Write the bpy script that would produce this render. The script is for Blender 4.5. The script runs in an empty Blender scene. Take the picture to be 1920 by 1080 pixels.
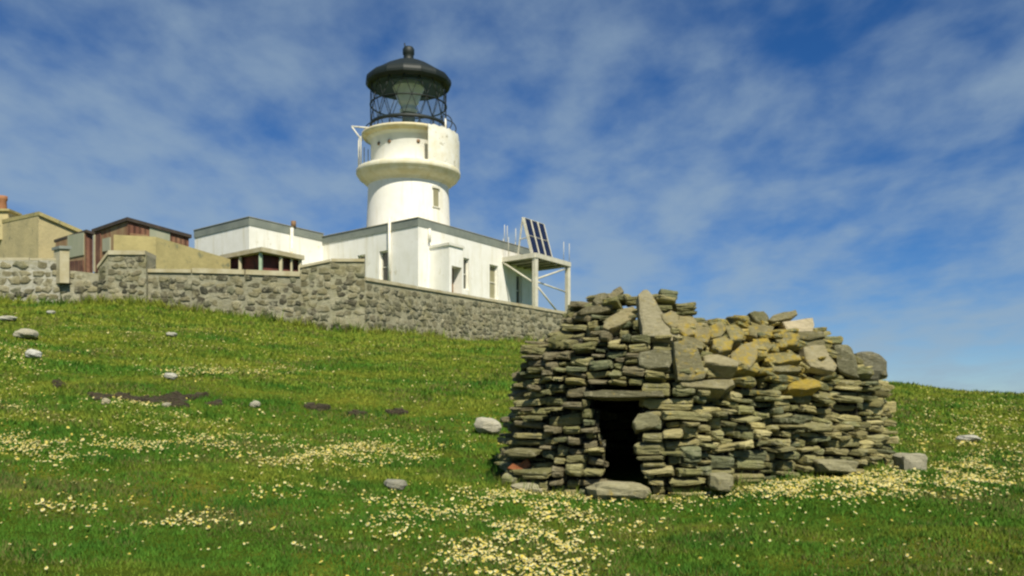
import bpy, math, random
import numpy as np
from mathutils import Vector

random.seed(7); rng = np.random.default_rng(7)
F = 1700.0; EYE = 1.6; HV = 767.0
scene = bpy.context.scene
col = scene.collection

# ------------------------------------------------------------------ camera, sky, sun, exposure
cd = bpy.data.cameras.new('camera'); cam = bpy.data.objects.new('camera', cd); col.objects.link(cam)
cam.location = (0, 0, EYE); cam.rotation_euler = (math.radians(90), 0, 0)
cd.sensor_width = 36.0; cd.lens = F/1920*36; cd.shift_y = (HV-540)/1920
cd.clip_start = .1; cd.clip_end = 12000
scene.camera = cam
SUN = Vector((.26, -.72, .90)).normalized()
el = math.asin(SUN.z); az = math.atan2(SUN.x, SUN.y)
w = bpy.data.worlds.new('World'); scene.world = w; w.use_nodes = True
nt = w.node_tree; N = nt.nodes; L = nt.links; N.clear()
def nn(t, **kw):
    n = N.new(t)
    for k, v in kw.items(): setattr(n, k, v)
    return n
sky = nn('ShaderNodeTexSky', sky_type='NISHITA'); sky.sun_disc = False
sky.sun_elevation = el; sky.sun_rotation = az; sky.altitude = 1500; sky.air_density = 1.0; sky.dust_density = 0.0; sky.ozone_density = 4.0
bg = nn('ShaderNodeBackground'); bg.inputs['Strength'].default_value = .1
out = nn('ShaderNodeOutputWorld')
hs = nn('ShaderNodeHueSaturation'); hs.inputs['Saturation'].default_value = 1.25; hs.inputs['Value'].default_value = .50
L.new(sky.outputs['Color'], hs.inputs['Color'])
tc = nn('ShaderNodeTexCoord'); sep = nn('ShaderNodeSeparateXYZ'); L.new(tc.outputs['Generated'], sep.inputs[0])
def m(op, a, b=None, c=None, clamp=False):
    n = nn('ShaderNodeMath', operation=op); n.use_clamp = clamp
    for i, x in enumerate((a, b, c)):
        if x is None: continue
        if isinstance(x, (int, float)): n.inputs[i].default_value = x
        else: L.new(x, n.inputs[i])
    return n.outputs[0]
# clouds lie on a high flat layer: direction -> point of that layer
zz = m('MAXIMUM', m('ADD', sep.outputs['Z'], .20), .03)
cx = m('DIVIDE', sep.outputs['X'], zz); cy = m('DIVIDE', sep.outputs['Y'], zz)
comb = nn('ShaderNodeCombineXYZ'); L.new(cx, comb.inputs[0]); L.new(cy, comb.inputs[1])
mp = nn('ShaderNodeMapping'); mp.inputs['Rotation'].default_value = (0, 0, .42); mp.inputs['Scale'].default_value = (1.25, .85, 1); mp.inputs['Location'].default_value = (3.3, 1.2, 0)
L.new(comb.outputs[0], mp.inputs[0])
def noise(scale, detail, rough, dist, vec):
    n = nn('ShaderNodeTexNoise'); n.inputs['Scale'].default_value = scale; n.inputs['Detail'].default_value = detail
    n.inputs['Roughness'].default_value = rough; n.inputs['Distortion'].default_value = dist; L.new(vec, n.inputs['Vector']); return n.outputs['Fac']
def ramp01(x, a, b):
    n = nn('ShaderNodeMapRange'); n.interpolation_type = 'SMOOTHSTEP'; n.inputs['From Min'].default_value = a; n.inputs['From Max'].default_value = b
    L.new(x, n.inputs['Value']); return n.outputs[0]
big = noise(1.25, 3, .5, .3, mp.outputs[0])
med = noise(3.6, 6, .54, .12, mp.outputs[0])
fine = noise(8.0, 3, .5, .1, mp.outputs[0])
left = ramp01(sep.outputs['X'], .6, -.4)
field = m('ADD', m('ADD', m('MULTIPLY', big, .42), m('MULTIPLY', med, .72)), m('ADD', m('MULTIPLY', fine, .14), m('MULTIPLY', left, .13)))
high = m('MULTIPLY', m('MAXIMUM', m('SUBTRACT', sep.outputs['Z'], .16), 0), .55)
cl = m('MULTIPLY', ramp01(m('SUBTRACT', field, high), .42, .86), .74)
mix = nn('ShaderNodeMix', data_type='RGBA'); tint = nn('ShaderNodeMix', data_type='RGBA', blend_type='MULTIPLY'); tint.inputs[0].default_value = 1; L.new(hs.outputs[0], tint.inputs[6]); tint.inputs[7].default_value = (.80, .95, 1.16, 1)
L.new(cl, mix.inputs[0]); L.new(tint.outputs[2], mix.inputs[6]); mix.inputs[7].default_value = (2.15, 2.90, 3.6, 1)
L.new(mix.outputs[2], bg.inputs['Color']); L.new(bg.outputs[0], out.inputs[0])

sd = bpy.data.lights.new('sun', 'SUN'); sd.energy = 4.3; sd.angle = math.radians(.5); sd.color = (1, .94, .78)
sun = bpy.data.objects.new('sun', sd); col.objects.link(sun); sun.rotation_euler = SUN.to_track_quat('Z', 'Y').to_euler()
scene.view_settings.view_transform = 'Standard'; scene.view_settings.look = 'None'
scene.view_settings.exposure = 0.55; scene.view_settings.gamma = 1.0
scene.cycles.filter_width = 2.4          # the photograph is a soft print
scene.cycles.max_bounces = 6

# ------------------------------------------------------------------ helpers
def P(u, v, Y):
    return np.array([(u-960)/F*Y, Y, EYE+(HV-v)/F*Y])
def proj(x, y, z):
    return 960+F*x/y, HV-F*(z-EYE)/y
def on_line(A, d, u):
    """point of the plan line A + t d that the sight line of column u meets"""
    k = (u-960)/F; t = (A[0]-k*A[1])/(k*d[1]-d[0])
    return np.array([A[0]+t*d[0], A[1]+t*d[1]]), t
def z_at(v, Y): return EYE+(HV-v)/F*Y

def tag(o, label=None, cat=None, group=None, kind=None):
    if label: o['label'] = label
    if cat: o['category'] = cat
    if group: o['group'] = group
    if kind: o['kind'] = kind
    return o
def thing(name, loc, label, cat, group=None):
    o = bpy.data.objects.new(name, None); col.objects.link(o); o.location = loc; o.empty_display_size = .3
    return tag(o, label, cat, group)

class MB:
    def __init__(s): s.v = []; s.f = []; s.c = []; s.n = 0; s.sm = []
    def add(s, verts, faces, c=(1, 1, 1, 0), smooth=False):
        b = s.n; s.v.extend([tuple(map(float, p)) for p in verts]); s.n += len(verts)
        for f in faces: s.f.append(tuple(b+i for i in f)); s.sm.append(smooth)
        s.c.extend([tuple(c)]*len(verts)); return s
    def box(s, a, b, c=(1, 1, 1, 0)):
        (x0, y0, z0), (x1, y1, z1) = a, b
        return s.add([(x0,y0,z0),(x1,y0,z0),(x1,y1,z0),(x0,y1,z0),(x0,y0,z1),(x1,y0,z1),(x1,y1,z1),(x0,y1,z1)],
                     [(3,2,1,0),(4,5,6,7),(0,1,5,4),(1,2,6,5),(2,3,7,6),(3,0,4,7)], c)
    def prism(s, pts, z0, z1, c=(1, 1, 1, 0)):
        """plan polygon between z0 and z1 (numbers or one per corner)"""
        n = len(pts); a = z0 if hasattr(z0, '__len__') else [z0]*n; b = z1 if hasattr(z1, '__len__') else [z1]*n
        area = sum(pts[i][0]*pts[(i+1)%n][1]-pts[(i+1)%n][0]*pts[i][1] for i in range(n))
        if area < 0: pts = pts[::-1]; a = a[::-1]; b = b[::-1]
        v = [(p[0], p[1], a[i]) for i, p in enumerate(pts)]+[(p[0], p[1], b[i]) for i, p in enumerate(pts)]
        return s.add(v, [tuple(range(n))[::-1], tuple(range(n, 2*n))]+[(i, (i+1)%n, n+(i+1)%n, n+i) for i in range(n)], c)
    def bar(s, p, q, r, n=8, c=(1, 1, 1, 0), r2=None):
        p = Vector(p); q = Vector(q); d = (q-p).normalized(); a = d.orthogonal().normalized(); b = d.cross(a)
        r2 = r if r2 is None else r2
        off = math.pi/4 if n == 4 else 0
        v = [p+(a*math.cos(t)+b*math.sin(t))*r for t in [off+2*math.pi*i/n for i in range(n)]]
        v += [q+(a*math.cos(t)+b*math.sin(t))*r2 for t in [off+2*math.pi*i/n for i in range(n)]]
        return s.add(v, [tuple(range(n))[::-1], tuple(range(n, 2*n))]+[(i, (i+1)%n, n+(i+1)%n, n+i) for i in range(n)], c, n > 4)
    def tube(s, pts, r, n=6, c=(1, 1, 1, 0)):
        for a, b in zip(pts, pts[1:]): s.bar(a, b, r, n, c)
        return s
    def lathe(s, prof, cx, cy, n=64, c=(1, 1, 1, 0), a0=0, a1=2*math.pi, smooth=True):
        full = abs(a1-a0-2*math.pi) < 1e-6; k = n if full else n+1
        v = [(cx+r*math.cos(a0+(a1-a0)*i/n), cy+r*math.sin(a0+(a1-a0)*i/n), z) for r, z in prof for i in range(k)]
        f = []
        for j in range(len(prof)-1):
            for i in range(n):
                i2 = (i+1) % k
                f.append((j*k+i, j*k+i2, (j+1)*k+i2, (j+1)*k+i))
        return s.add(v, f, c, smooth)
    def build(s, name, mat, parent=None, origin=None, smooth=None):
        o0 = np.array(parent.location if parent is not None and origin is None else (origin if origin is not None else (0, 0, 0)), float)
        if parent is not None and parent.parent is not None: o0 = o0+np.array(parent.parent.location)
        me = bpy.data.meshes.new(name); V = np.array(s.v)-o0
        me.from_pydata(V.tolist(), [], s.f)
        at = me.color_attributes.new('Col', 'FLOAT_COLOR', 'POINT'); at.data.foreach_set('color', np.array(s.c, np.float32).ravel())
        me.polygons.foreach_set('use_smooth', s.sm)
        me.materials.append(mat); me.update()
        ob = bpy.data.objects.new(name, me); col.objects.link(ob)
        if parent is not None: ob.parent = parent
        elif origin is not None: ob.location = origin
        return ob

# ------------------------------------------------------------------ materials
def new_mat(name):
    mt = bpy.data.materials.new(name); mt.use_nodes = True; t = mt.node_tree
    b = t.nodes['Principled BSDF']; return mt, t, b
class G:
    """small node graph writer"""
    def __init__(s, t): s.t = t
    def n(s, ty, **kw):
        x = s.t.nodes.new(ty)
        for k, v in kw.items(): setattr(x, k, v)
        return x
    def link(s, a, b): s.t.links.new(a, b)
    def pos(s, scale=(1, 1, 1)):
        g = s.n('ShaderNodeNewGeometry'); mp = s.n('ShaderNodeMapping'); mp.inputs['Scale'].default_value = scale
        s.link(g.outputs['Position'], mp.inputs[0]); return mp.outputs[0]
    def noise(s, scale, detail=5, rough=.55, vec=None, dist=0):
        x = s.n('ShaderNodeTexNoise'); x.inputs['Scale'].default_value = scale; x.inputs['Detail'].default_value = detail
        x.inputs['Roughness'].default_value = rough; x.inputs['Distortion'].default_value = dist
        s.link(vec if vec is not None else s.pos(), x.inputs['Vector']); return x.outputs['Fac']
    def rng(s, x, a, b, c=0, d=1):
        r = s.n('ShaderNodeMapRange'); r.inputs[1].default_value = a; r.inputs[2].default_value = b; r.inputs[3].default_value = c; r.inputs[4].default_value = d
        s.link(x, r.inputs[0]); return r.outputs[0]
    def mix(s, f, a, b, mode='MIX'):
        x = s.n('ShaderNodeMix', data_type='RGBA', blend_type=mode)
        for i, q in ((0, f), (6, a), (7, b)):
            if isinstance(q, (int, float)): x.inputs[i].default_value = q
            elif isinstance(q, tuple): x.inputs[i].default_value = (*q[:3], 1)
            else: s.link(q, x.inputs[i])
        return x.outputs[2]
    def mul(s, a, b):
        x = s.n('ShaderNodeMath', operation='MULTIPLY')
        for i, q in ((0, a), (1, b)):
            if isinstance(q, (int, float)): x.inputs[i].default_value = q
            else: s.link(q, x.inputs[i])
        return x.outputs[0]
    def bump(s, h, strength, dist, b):
        x = s.n('ShaderNodeBump'); x.inputs['Strength'].default_value = strength; x.inputs['Distance'].default_value = dist
        s.link(h, x.inputs['Height']); s.link(x.outputs[0], b.inputs['Normal'])

def mat_noise(name, a, b, scale=3, rough=.8, bump=.2, bd=.02, vscale=(1, 1, 1), metal=0, spots=None, det=6):
    mt, t, bs = new_mat(name); g = G(t); v = g.pos(vscale)
    c = g.mix(g.rng(g.noise(scale, det, .6, v), .35, .65), a, b)
    if spots: c = g.mix(g.rng(g.noise(spots[1], 5, .65, v), spots[2], spots[2]+.1), c, spots[0])
    g.link(c, bs.inputs['Base Color']); bs.inputs['Roughness'].default_value = rough; bs.inputs['Metallic'].default_value = metal
    if bump: g.bump(g.noise(scale*6, 5, .6, v), bump, bd, bs)
    return mt
M = {}
M['white'] = mat_noise('white_limewash', (.86, .84, .78), (.78, .76, .68), 1.2, .75, .3, .02, spots=((.62, .58, .44), 2.5, .63))
_t = M['white'].node_tree; _g = G(_t); _b = _t.nodes['Principled BSDF']; _src = _b.inputs['Base Color'].links[0].from_socket
_g.link(_g.mix(_g.rng(_g.noise(3.4, 5, .6, _g.pos((1, 1, .10))), .52, .70, 0, .55), _src, (.60, .55, .38)), _b.inputs['Base Color'])
M['white2'] = mat_noise('white_trim_paint', (.74, .72, .64), (.64, .61, .50), 3, .6, .2, .01, spots=((.45, .36, .16), 3.5, .6))
M['corn'] = mat_noise('stained_cornice_paint', (.74, .71, .58), (.62, .56, .36), 2.2, .7, .2, .02)
M['fascia'] = mat_noise('grey_fascia', (.17, .19, .165), (.23, .25, .21), 1.5, .6, .1, .01)
M['tan'] = mat_noise('tan_harling', (.52, .43, .22), (.40, .34, .18), 1.1, .95, .6, .03, spots=((.22, .20, .12), 2.2, .60))
M['tanw'] = mat_noise('tan_rendered_wall', (.44, .37, .16), (.33, .28, .12), 1.6, .95, .6, .03, spots=((.20, .20, .11), 2.5, .58))
M['cope'] = mat_noise('weathered_coping', (.46, .42, .29), (.35, .30, .17), 2.5, .9, .4, .02)
M['dark'] = mat_noise('dark_lantern_paint', (.004, .009, .007), (.007, .013, .010), 3, .6, .2, .01)
M['felt'] = mat_noise('dark_roof_felt', (.035, .028, .022), (.07, .05, .035), 3, .85, .2, .01)
M['rust'] = mat_noise('rusted_sheet_iron', (.11, .040, .024), (.18, .078, .044), 5, .85, .3, .02, (1, 1, .12), spots=((.055, .022, .018), 3, .58))
_t = M['rust'].node_tree; _g = G(_t); _b = _t.nodes['Principled BSDF']; _src = _b.inputs['Base Color'].links[0].from_socket
_w = _g.n('ShaderNodeTexWave'); _w.wave_profile = 'SIN'; _w.inputs['Scale'].default_value = 2.4; _g.link(_g.pos(), _w.inputs['Vector'])
_c = _g.mix(_g.rng(_g.noise(1.3, 5, .7), .50, .64, 0, .7), _src, (.27, .15, .08)); _g.link(_c, _b.inputs['Base Color']); _g.bump(_w.outputs['Fac'], .9, .05, _b)
M['rusttan'] = mat_noise('faded_rusty_boards', (.34, .24, .12), (.22, .10, .05), 3, .9, .3, .02, (1, 1, .25))
M['pale'] = mat_noise('pale_green_boards', (.30, .32, .22), (.38, .37, .26), 3, .9, .2, .01, (1, 1, .2))
M['pane'] = mat_noise('dark_window_pane', (.05, .055, .045), (.09, .09, .07), 2, .25, 0)
M['shut'] = mat_noise('olive_window_boarding', (.30, .28, .17), (.24, .22, .13), 2, .7, .1)
M['brown'] = mat_noise('brown_door_paint', (.16, .085, .04), (.22, .13, .06), 2, .7, .1)
M['inner'] = mat_noise('dark_red_interior', (.16, .04, .03), (.05, .018, .014), 3, .9, .1)
M['cream'] = mat_noise('cream_post_paint', (.52, .47, .31), (.42, .38, .24), 3, .7, .1)
M['greenpost'] = mat_noise('pale_green_post_paint', (.34, .44, .30), (.28, .36, .24), 3, .7, .1)
M['pot'] = mat_noise('orange_clay_pot', (.34, .16, .07), (.26, .11, .05), 4, .8, .2)
M['steel'] = mat_noise('pale_galvanised_steel', (.62, .59, .48), (.50, .47, .36), 3, .55, .1)
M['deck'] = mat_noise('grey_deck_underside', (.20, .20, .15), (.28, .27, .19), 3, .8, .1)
M['cell'] = mat_noise('solar_cells', (.010, .014, .035), (.016, .022, .05), 9, .25, 0)
M['soil'] = mat_noise('peaty_soil', (.030, .024, .012), (.06, .046, .022), 9, 1, .8, .03)
M['lens'] = mat_noise('pale_green_lens_glass', (.55, .62, .52), (.68, .74, .66), 2, .15, 0)
mt, t, b = new_mat('lantern_glazing'); b.inputs['Base Color'].default_value = (.05, .08, .07, 1)
b.inputs['Roughness'].default_value = .03; b.inputs['Alpha'].default_value = .16; M['glass'] = mt

def stone_mat(name, dark=.74, fine=14.0, lichen=True, streak=.5, crackscale=1.0):
    mt, t, b = new_mat(name); g = G(t)
    a = g.n('ShaderNodeAttribute'); a.attribute_name = 'Col'
    v = g.pos(); vs = g.pos((1, 1, 3.0))
    c = g.mix(g.rng(g.noise(4.0, 6, .65, v), .3, .7), g.mix(1.0, a.outputs['Color'], (dark, dark, dark*.97), 'MULTIPLY'), a.outputs['Color'])
    c = g.mix(g.rng(g.noise(fine, 6, .7, vs), .42, .66, 0, streak), c, g.mix(1.0, c, (.58, .56, .46), 'MULTIPLY'))
    c = g.mix(g.rng(g.noise(fine*1.3, 5, .7, v), .54, .66, 0, .6), c, (.42, .39, .26))
    if lichen:
        li = g.n('ShaderNodeMath', operation='ADD'); g.link(g.noise(13, 8, .72, v), li.inputs[0]); g.link(g.mul(a.outputs['Alpha'], .155), li.inputs[1])
        c = g.mix(g.rng(li.outputs[0], .61, .72, 0, .85), c, (.46, .33, .05))
        c = g.mix(g.rng(g.noise(9, 6, .7, vs), .54, .70, 0, .5), c, (.22, .21, .08))
    g.link(c, b.inputs['Base Color']); b.inputs['Roughness'].default_value = .95
    b.inputs['Specular IOR Level'].default_value = .2
    g.bump(g.noise(fine, 9, .78, vs), 1.0, .045, b)
    return mt
M['stone'] = stone_mat('lichened_dry_stone')
M['stonepale'] = stone_mat('pale_field_stone', .85, 9, False, .25)
M['masonry'] = stone_mat('lime_washed_rubble', .75, 6.0, False, .35)
_t = M['masonry'].node_tree; _g = G(_t); _b = _t.nodes['Principled BSDF']; _src = _b.inputs['Base Color'].links[0].from_socket
_c = _g.mix(_g.rng(_g.noise(3.2, 6, .68), .50, .62, 0, .62), _g.mix(1.0, _src, (.84, .84, .84), 'MULTIPLY'), (.40, .375, .26)); _c = _g.mix(_g.rng(_g.noise(1.7, 6, .7), .52, .66, 0, .6), _c, (.24, .22, .11)); _c = _g.mix(_g.rng(_g.noise(4.5, 6, .72), .56, .66, 0, .7), _c, (.10, .10, .065))
_g.link(_c, _b.inputs['Base Color'])

# ------------------------------------------------------------------ the lie of the land
DR = np.array([.641, 1.0]); DL = np.array([-1.15, 1.0])          # the two directions the buildings follow
ctrl = []
def cp(x, y, z): ctrl.append((x, y, z))
def cpp(u, v, Y): ctrl.append(tuple(P(u, v, Y)))
for x, y in ((0, 0), (-6, 2), (6, 2), (-4, 6), (0, 6), (4, 6), (9, 6)): cp(x, y, .084*y + (.02*-x if x < 0 else 0))
cpp(945, 908, 9.7); cpp(1180, 926, 9.2); cpp(1290, 926, 9.0); cpp(1690, 888, 10.6); cp(2.5, 12.4, 1.02); cp(-4.5, 10, 1.12)
for u, v, Y in ((-60, 573, 29), (135, 570, 29.3), (280, 576, 29.4), (440, 598, 29.4), (570, 613, 29.6), (684, 627, 30), (860, 640, 34.7), (1075, 653, 41.5)): cpp(u, v, Y)
cp(-5, 20, 2.55); cp(-10, 18, 2.75); cp(2, 20, 2.35); cp(0, 30, 3.75)
cp(-9, 38, 6.0); cp(-3, 42, 6.1); cp(2, 50, 6.2); cp(-18, 38, 6.0); cp(-6, 55, 6.2); cp(-20, 50, 5.8)
cpp(1690, 736, 29); cpp(1920, 752, 28); cp(8, 30, 2.9); cp(12, 42, 1.5); cp(22, 44, -1.2); cp(10, 60, 2.0); cp(9, 16, 1.15); cp(20, 16, .9); cp(32, 32, 0)
cp(-30, 30, 4.8); cp(-28, 10, 1.6); cp(0, 80, 1.0); cp(-35, 70, 2.0); cp(35, 70, -7); cp(20, -10, -1.2); cp(-20, -10, -1.0)
C3 = np.array(ctrl)
def _tps(r2): return np.where(r2 > 1e-9, .5*r2*np.log(np.maximum(r2, 1e-9)), 0)
_n = len(C3); _K = _tps(((C3[:, None, :2]-C3[None, :, :2])**2).sum(-1))+np.eye(_n)*.6
_Pm = np.c_[np.ones(_n), C3[:, :2]]; _A = np.block([[_K, _Pm], [_Pm.T, np.zeros((3, 3))]])
_w = np.linalg.solve(_A, np.r_[C3[:, 2], 0, 0, 0])
_ph = rng.uniform(0, 6.28, (14, 2)); _dir = rng.uniform(0, 6.28, 14)
def terr(x, y):
    x = np.asarray(x, float); y = np.asarray(y, float); sh = x.shape
    xf = x.ravel(); yf = y.ravel()
    xc = np.clip(xf, -60, 60); yc = np.clip(yf, -30, 100)
    z = _w[_n]+_w[_n+1]*xc+_w[_n+2]*yc
    for i in range(_n): z = z+_w[i]*_tps((xc-C3[i, 0])**2+(yc-C3[i, 1])**2)
    d = np.hypot(xf, yf-25); k = np.clip((d-48)/120, 0, 1); k = k*k*(3-2*k)
    z = z*(1-k)+k*(-30-.004*d)
    for i in range(14):
        wl = [5.5, 4.1, 3.0, 2.3, 1.7, 1.2, .9, .7, .55, .45, 7, 9, 2, 1.4][i]
        a = .0065*wl**.9
        z = z+a*np.sin((xf*math.cos(_dir[i])+yf*math.sin(_dir[i]))*6.283/wl+_ph[i, 0])*np.sin((xf*math.sin(_dir[i])-yf*math.cos(_dir[i]))*5.1/wl+_ph[i, 1])
    return z.reshape(sh)
def T(x, y): return float(terr(np.array([x]), np.array([y]))[0])
def ground_px(u, v, y0=4, y1=60):
    Y = np.linspace(y0, y1, 1400); X = (u-960)/F*Y; Z = EYE+(HV-v)/F*Y
    d = Z-terr(X, Y); i = np.argmax(d < 0) if (d < 0).any() else len(Y)-1
    return X[i], Y[i], float(terr(X[i:i+1], Y[i:i+1])[0])

def axis(a, b, step, lo, hi):
    s = list(np.arange(a, b+1e-6, step)); st = step; x = a; pre = []
    while x > lo: st *= 1.25; x -= st; pre.append(x)
    st = step; x = b; post = []
    while x < hi: st *= 1.25; x += st; post.append(x)
    return np.array(pre[::-1]+s+post)
xs = axis(-26, 28, .2, -4000, 4000); ys = axis(2, 48, .2, -3000, 5000)
X, Y = np.meshgrid(xs, ys); Z = terr(X, Y)
# small rough hummocks
me = bpy.data.meshes.new('ground'); nx, ny = len(xs), len(ys)
me.vertices.add(nx*ny); me.vertices.foreach_set('co', np.c_[X.ravel(), Y.ravel(), Z.ravel()].astype(np.float32).ravel())
idx = np.arange(nx*ny).reshape(ny, nx); q = np.c_[idx[:-1, :-1].ravel(), idx[:-1, 1:].ravel(), idx[1:, 1:].ravel(), idx[1:, :-1].ravel()]
me.loops.add(q.size); me.loops.foreach_set('vertex_index', q.ravel().astype(np.int32)); me.polygons.add(len(q))
me.polygons.foreach_set('loop_start', (np.arange(len(q))*4).astype(np.int32)); me.polygons.foreach_set('loop_total', np.full(len(q), 4, np.int32))
me.polygons.foreach_set('use_smooth', np.ones(len(q), bool)); me.update()
mt, t, b = new_mat('short_turf'); g = G(t)
v = g.pos(); vy = g.pos((.45, 1.6, 1))
c = g.mix(g.rng(g.noise(.55, 5, .6, v), .35, .62), (.062, .135, .010), (.13, .175, .014))
c = g.mix(g.rng(g.noise(.5, 4, .6, vy), .50, .66, 0, .75), c, (.27, .26, .03))
c = g.mix(g.rng(g.noise(2.6, 6, .7, v), .50, .68, 0, .8), c, (.034, .092, .010))
c = g.mix(g.rng(g.noise(.9, 6, .7, v), .56, .70, 0, .7), c, (.11, .095, .028))
c = g.mix(g.rng(g.noise(14, 6, .7, v), .45, .7, 0, .6), c, (.028, .065, .008))
g.link(c, b.inputs['Base Color']); b.inputs['Roughness'].default_value = 1; b.inputs['Specular IOR Level'].default_value = .05
g.bump(g.noise(9, 8, .75, v), 1.0, .12, b)
me.materials.append(mt)
go = bpy.data.objects.new('ground', me); col.objects.link(go); tag(go, kind='structure')

# ------------------------------------------------------------------ building helpers
def wall_face(mb, A, B, z0, z1A, z1B, ops, depth, c=(1, 1, 1, 0)):
    """vertical face from plan point A to B (outside on the right-hand side going A->B) with rectangular openings
    ops = [(a0,a1,zb,zt)] in metres along A->B; openings get reveals of the given depth. Returns outward normal."""
    A = np.array(A[:2], float); B = np.array(B[:2], float); Ln = np.linalg.norm(B-A); d = (B-A)/Ln; n = np.array([d[1], -d[0]])
    xs_ = sorted({0, Ln, *[o[0] for o in ops], *[o[1] for o in ops]})
    top = lambda a: z1A+(z1B-z1A)*a/Ln
    def p(a, z, off=0): q = A+d*a-n*off; return (q[0], q[1], z)
    for a, b_ in zip(xs_, xs_[1:]):
        inside = [o for o in ops if o[0] <= a+1e-6 and o[1] >= b_-1e-6]
        zs = [(z0, None)]
        segs = []; z = z0
        for o in sorted(inside, key=lambda o: o[2]): segs.append((z, o[2])); z = o[3]
        for s0, s1 in segs: mb.add([p(a, s0), p(b_, s0), p(b_, s1), p(a, s1)], [(0, 1, 2, 3)], c)
        mb.add([p(a, z), p(b_, z), p(b_, top(b_)), p(a, top(a))], [(0, 1, 2, 3)], c)
    for a, b_, zb, zt in ops:
        k = [p(a, zb), p(b_, zb), p(b_, zt), p(a, zt), p(a, zb, depth), p(b_, zb, depth), p(b_, zt, depth), p(a, zt, depth)]
        mb.add(k, [(0, 4, 5, 1), (1, 5, 6, 2), (2, 6, 7, 3), (3, 7, 4, 0)], c)
    return d, n
def opening_px(A, d, u0, u1, v0, v1, hit=None):
    """pixel box on the wall line -> (a0,a1,zb,zt)"""
    dn = d/np.linalg.norm(d); p0, _ = on_line(A, d, u0); p1, _ = on_line(A, d, u1)
    a0 = np.dot(p0-A[:2], dn); a1 = np.dot(p1-A[:2], dn); ym = (p0[1]+p1[1])/2
    return (min(a0, a1), max(a0, a1), z_at(v1, ym), z_at(v0, ym))
def pane(A, B, op, depth, name, mat, parent, frame=None, bars=(1, 2)):
    A = np.array(A[:2], float); B = np.array(B[:2], float); d = (B-A)/np.linalg.norm(B-A); n = np.array([d[1], -d[0]])
    a, b_, zb, zt = op
    def P4(a0, a1, o0, o1): return [A+d*a0-n*o0, A+d*a1-n*o0, A+d*a1-n*o1, A+d*a0-n*o1]
    w_ = MB().prism(P4(a, b_, depth, depth+.04), zb, zt).build(name, mat, parent)
    if frame:
        f = MB(); t_ = .07; o0, o1 = depth-.05, depth-.003
        f.prism(P4(a, a+t_, o0, o1), zb, zt).prism(P4(b_-t_, b_, o0, o1), zb, zt).prism(P4(a+t_, b_-t_, o0, o1), zt-t_, zt).prism(P4(a+t_, b_-t_, o0, o1), zb, zb+t_)
        for i in range(1, bars[1]):
            z = zb+(zt-zb)*i/bars[1]; f.prism(P4(a+t_, b_-t_, o0+.01, o1), z-.02, z+.02)
        f.build('frame', frame, w_)
    return w_

# ------------------------------------------------------------------ white keepers' block and its wing
MC = P(784, 408, 44)[:2]; ZT = float(P(784, 408, 44)[2])
ML, _ = on_line(MC, DL, 605); MR, _ = on_line(MC, DR, 1000)
WC, _ = on_line(ML, DR, 467); WL, _ = on_line(WC, DL, 365); ZW = z_at(407, WC[1])
dLn = DL/np.linalg.norm(DL); dRn = DR/np.linalg.norm(DR)
BASE = 5.6
def block(name, corner, left, right, ztop, label, ops_l, ops_r, fasc=.40, roofm='fascia', wallm='white', rev=.22, zR=None, zL=None, back=None):
    zR = ztop if zR is None else zR; zL = ztop if zL is None else zL
    t_ = thing(name, (corner[0], corner[1], BASE), label, 'building')
    b4 = right+(left-corner) if back is None else back
    mb = MB()
    wall_face(mb, left, corner, BASE, zL-fasc, ztop-fasc, ops_l, rev)
    wall_face(mb, corner, right, BASE, ztop-fasc, zR-fasc, ops_r, rev)
    wall_face(mb, right, b4, BASE, zR-fasc, zL-fasc, [], rev)
    wall_face(mb, b4, left, BASE, zL-fasc, zL-fasc, [], rev)
    mb.build('wall', M[wallm], t_)
    # fascia band and flat roof, slightly proud of the wall
    cen = (corner+b4)/2; o = .03
    def out_(p): e = np.array(p)-cen; return p+e/np.linalg.norm(e)*o*1.5
    pts = [out_(left), out_(corner), out_(right), out_(b4)]
    rf = MB().prism(pts, [zL-fasc, ztop-fasc, zR-fasc, zL-fasc], [zL, ztop, zR, zL]).build('fascia', M[roofm], t_)
    MB().prism([out_(p_) for p_ in pts], [zL+.002, ztop+.002, zR+.002, zL+.002], [zL+.02, ztop+.02, zR+.02, zL+.02]).build('roof_edge', M['cope' if roofm == 'fascia' else roofm], t_)
    return t_
lenL = np.linalg.norm(MC-ML)
def opL(u0, u1, v0, v1, C=None, E=None):
    E = ML if E is None else E; C = MC if C is None else C
    return opening_px(E, C-E, u0, u1, v0, v1)
def opR(u0, u1, v0, v1, C=None, E=None):
    E = MR if E is None else E; C = MC if C is None else C
    return opening_px(C, E-C, u0, u1, v0, v1)
wl = [opL(711, 729, 470, 530), opL(670, 685, 478, 535)]
wr = [opR(869, 880, 484, 543), opR(918, 934, 497, 561), opR(968, 979, 515, 574)]
main = block('keepers_house', MC, ML, MR, ZT, 'long white flat-roofed keepers\' house with grey fascia at the foot of the lighthouse tower', wl, wr)
for i, o_ in enumerate(wl): pane(ML, MC, o_, .2, 'window', M['pane'], main, M['white2'])
pane(MC, MR, wr[0], .2, 'window', M['pane'], main, M['white2'])
pane(MC, MR, wr[1], .2, 'window', M['shut'], main, M['white2'])
pane(MC, MR, wr[2], .2, 'window', M['pane'], main, M['white2'])
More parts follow.
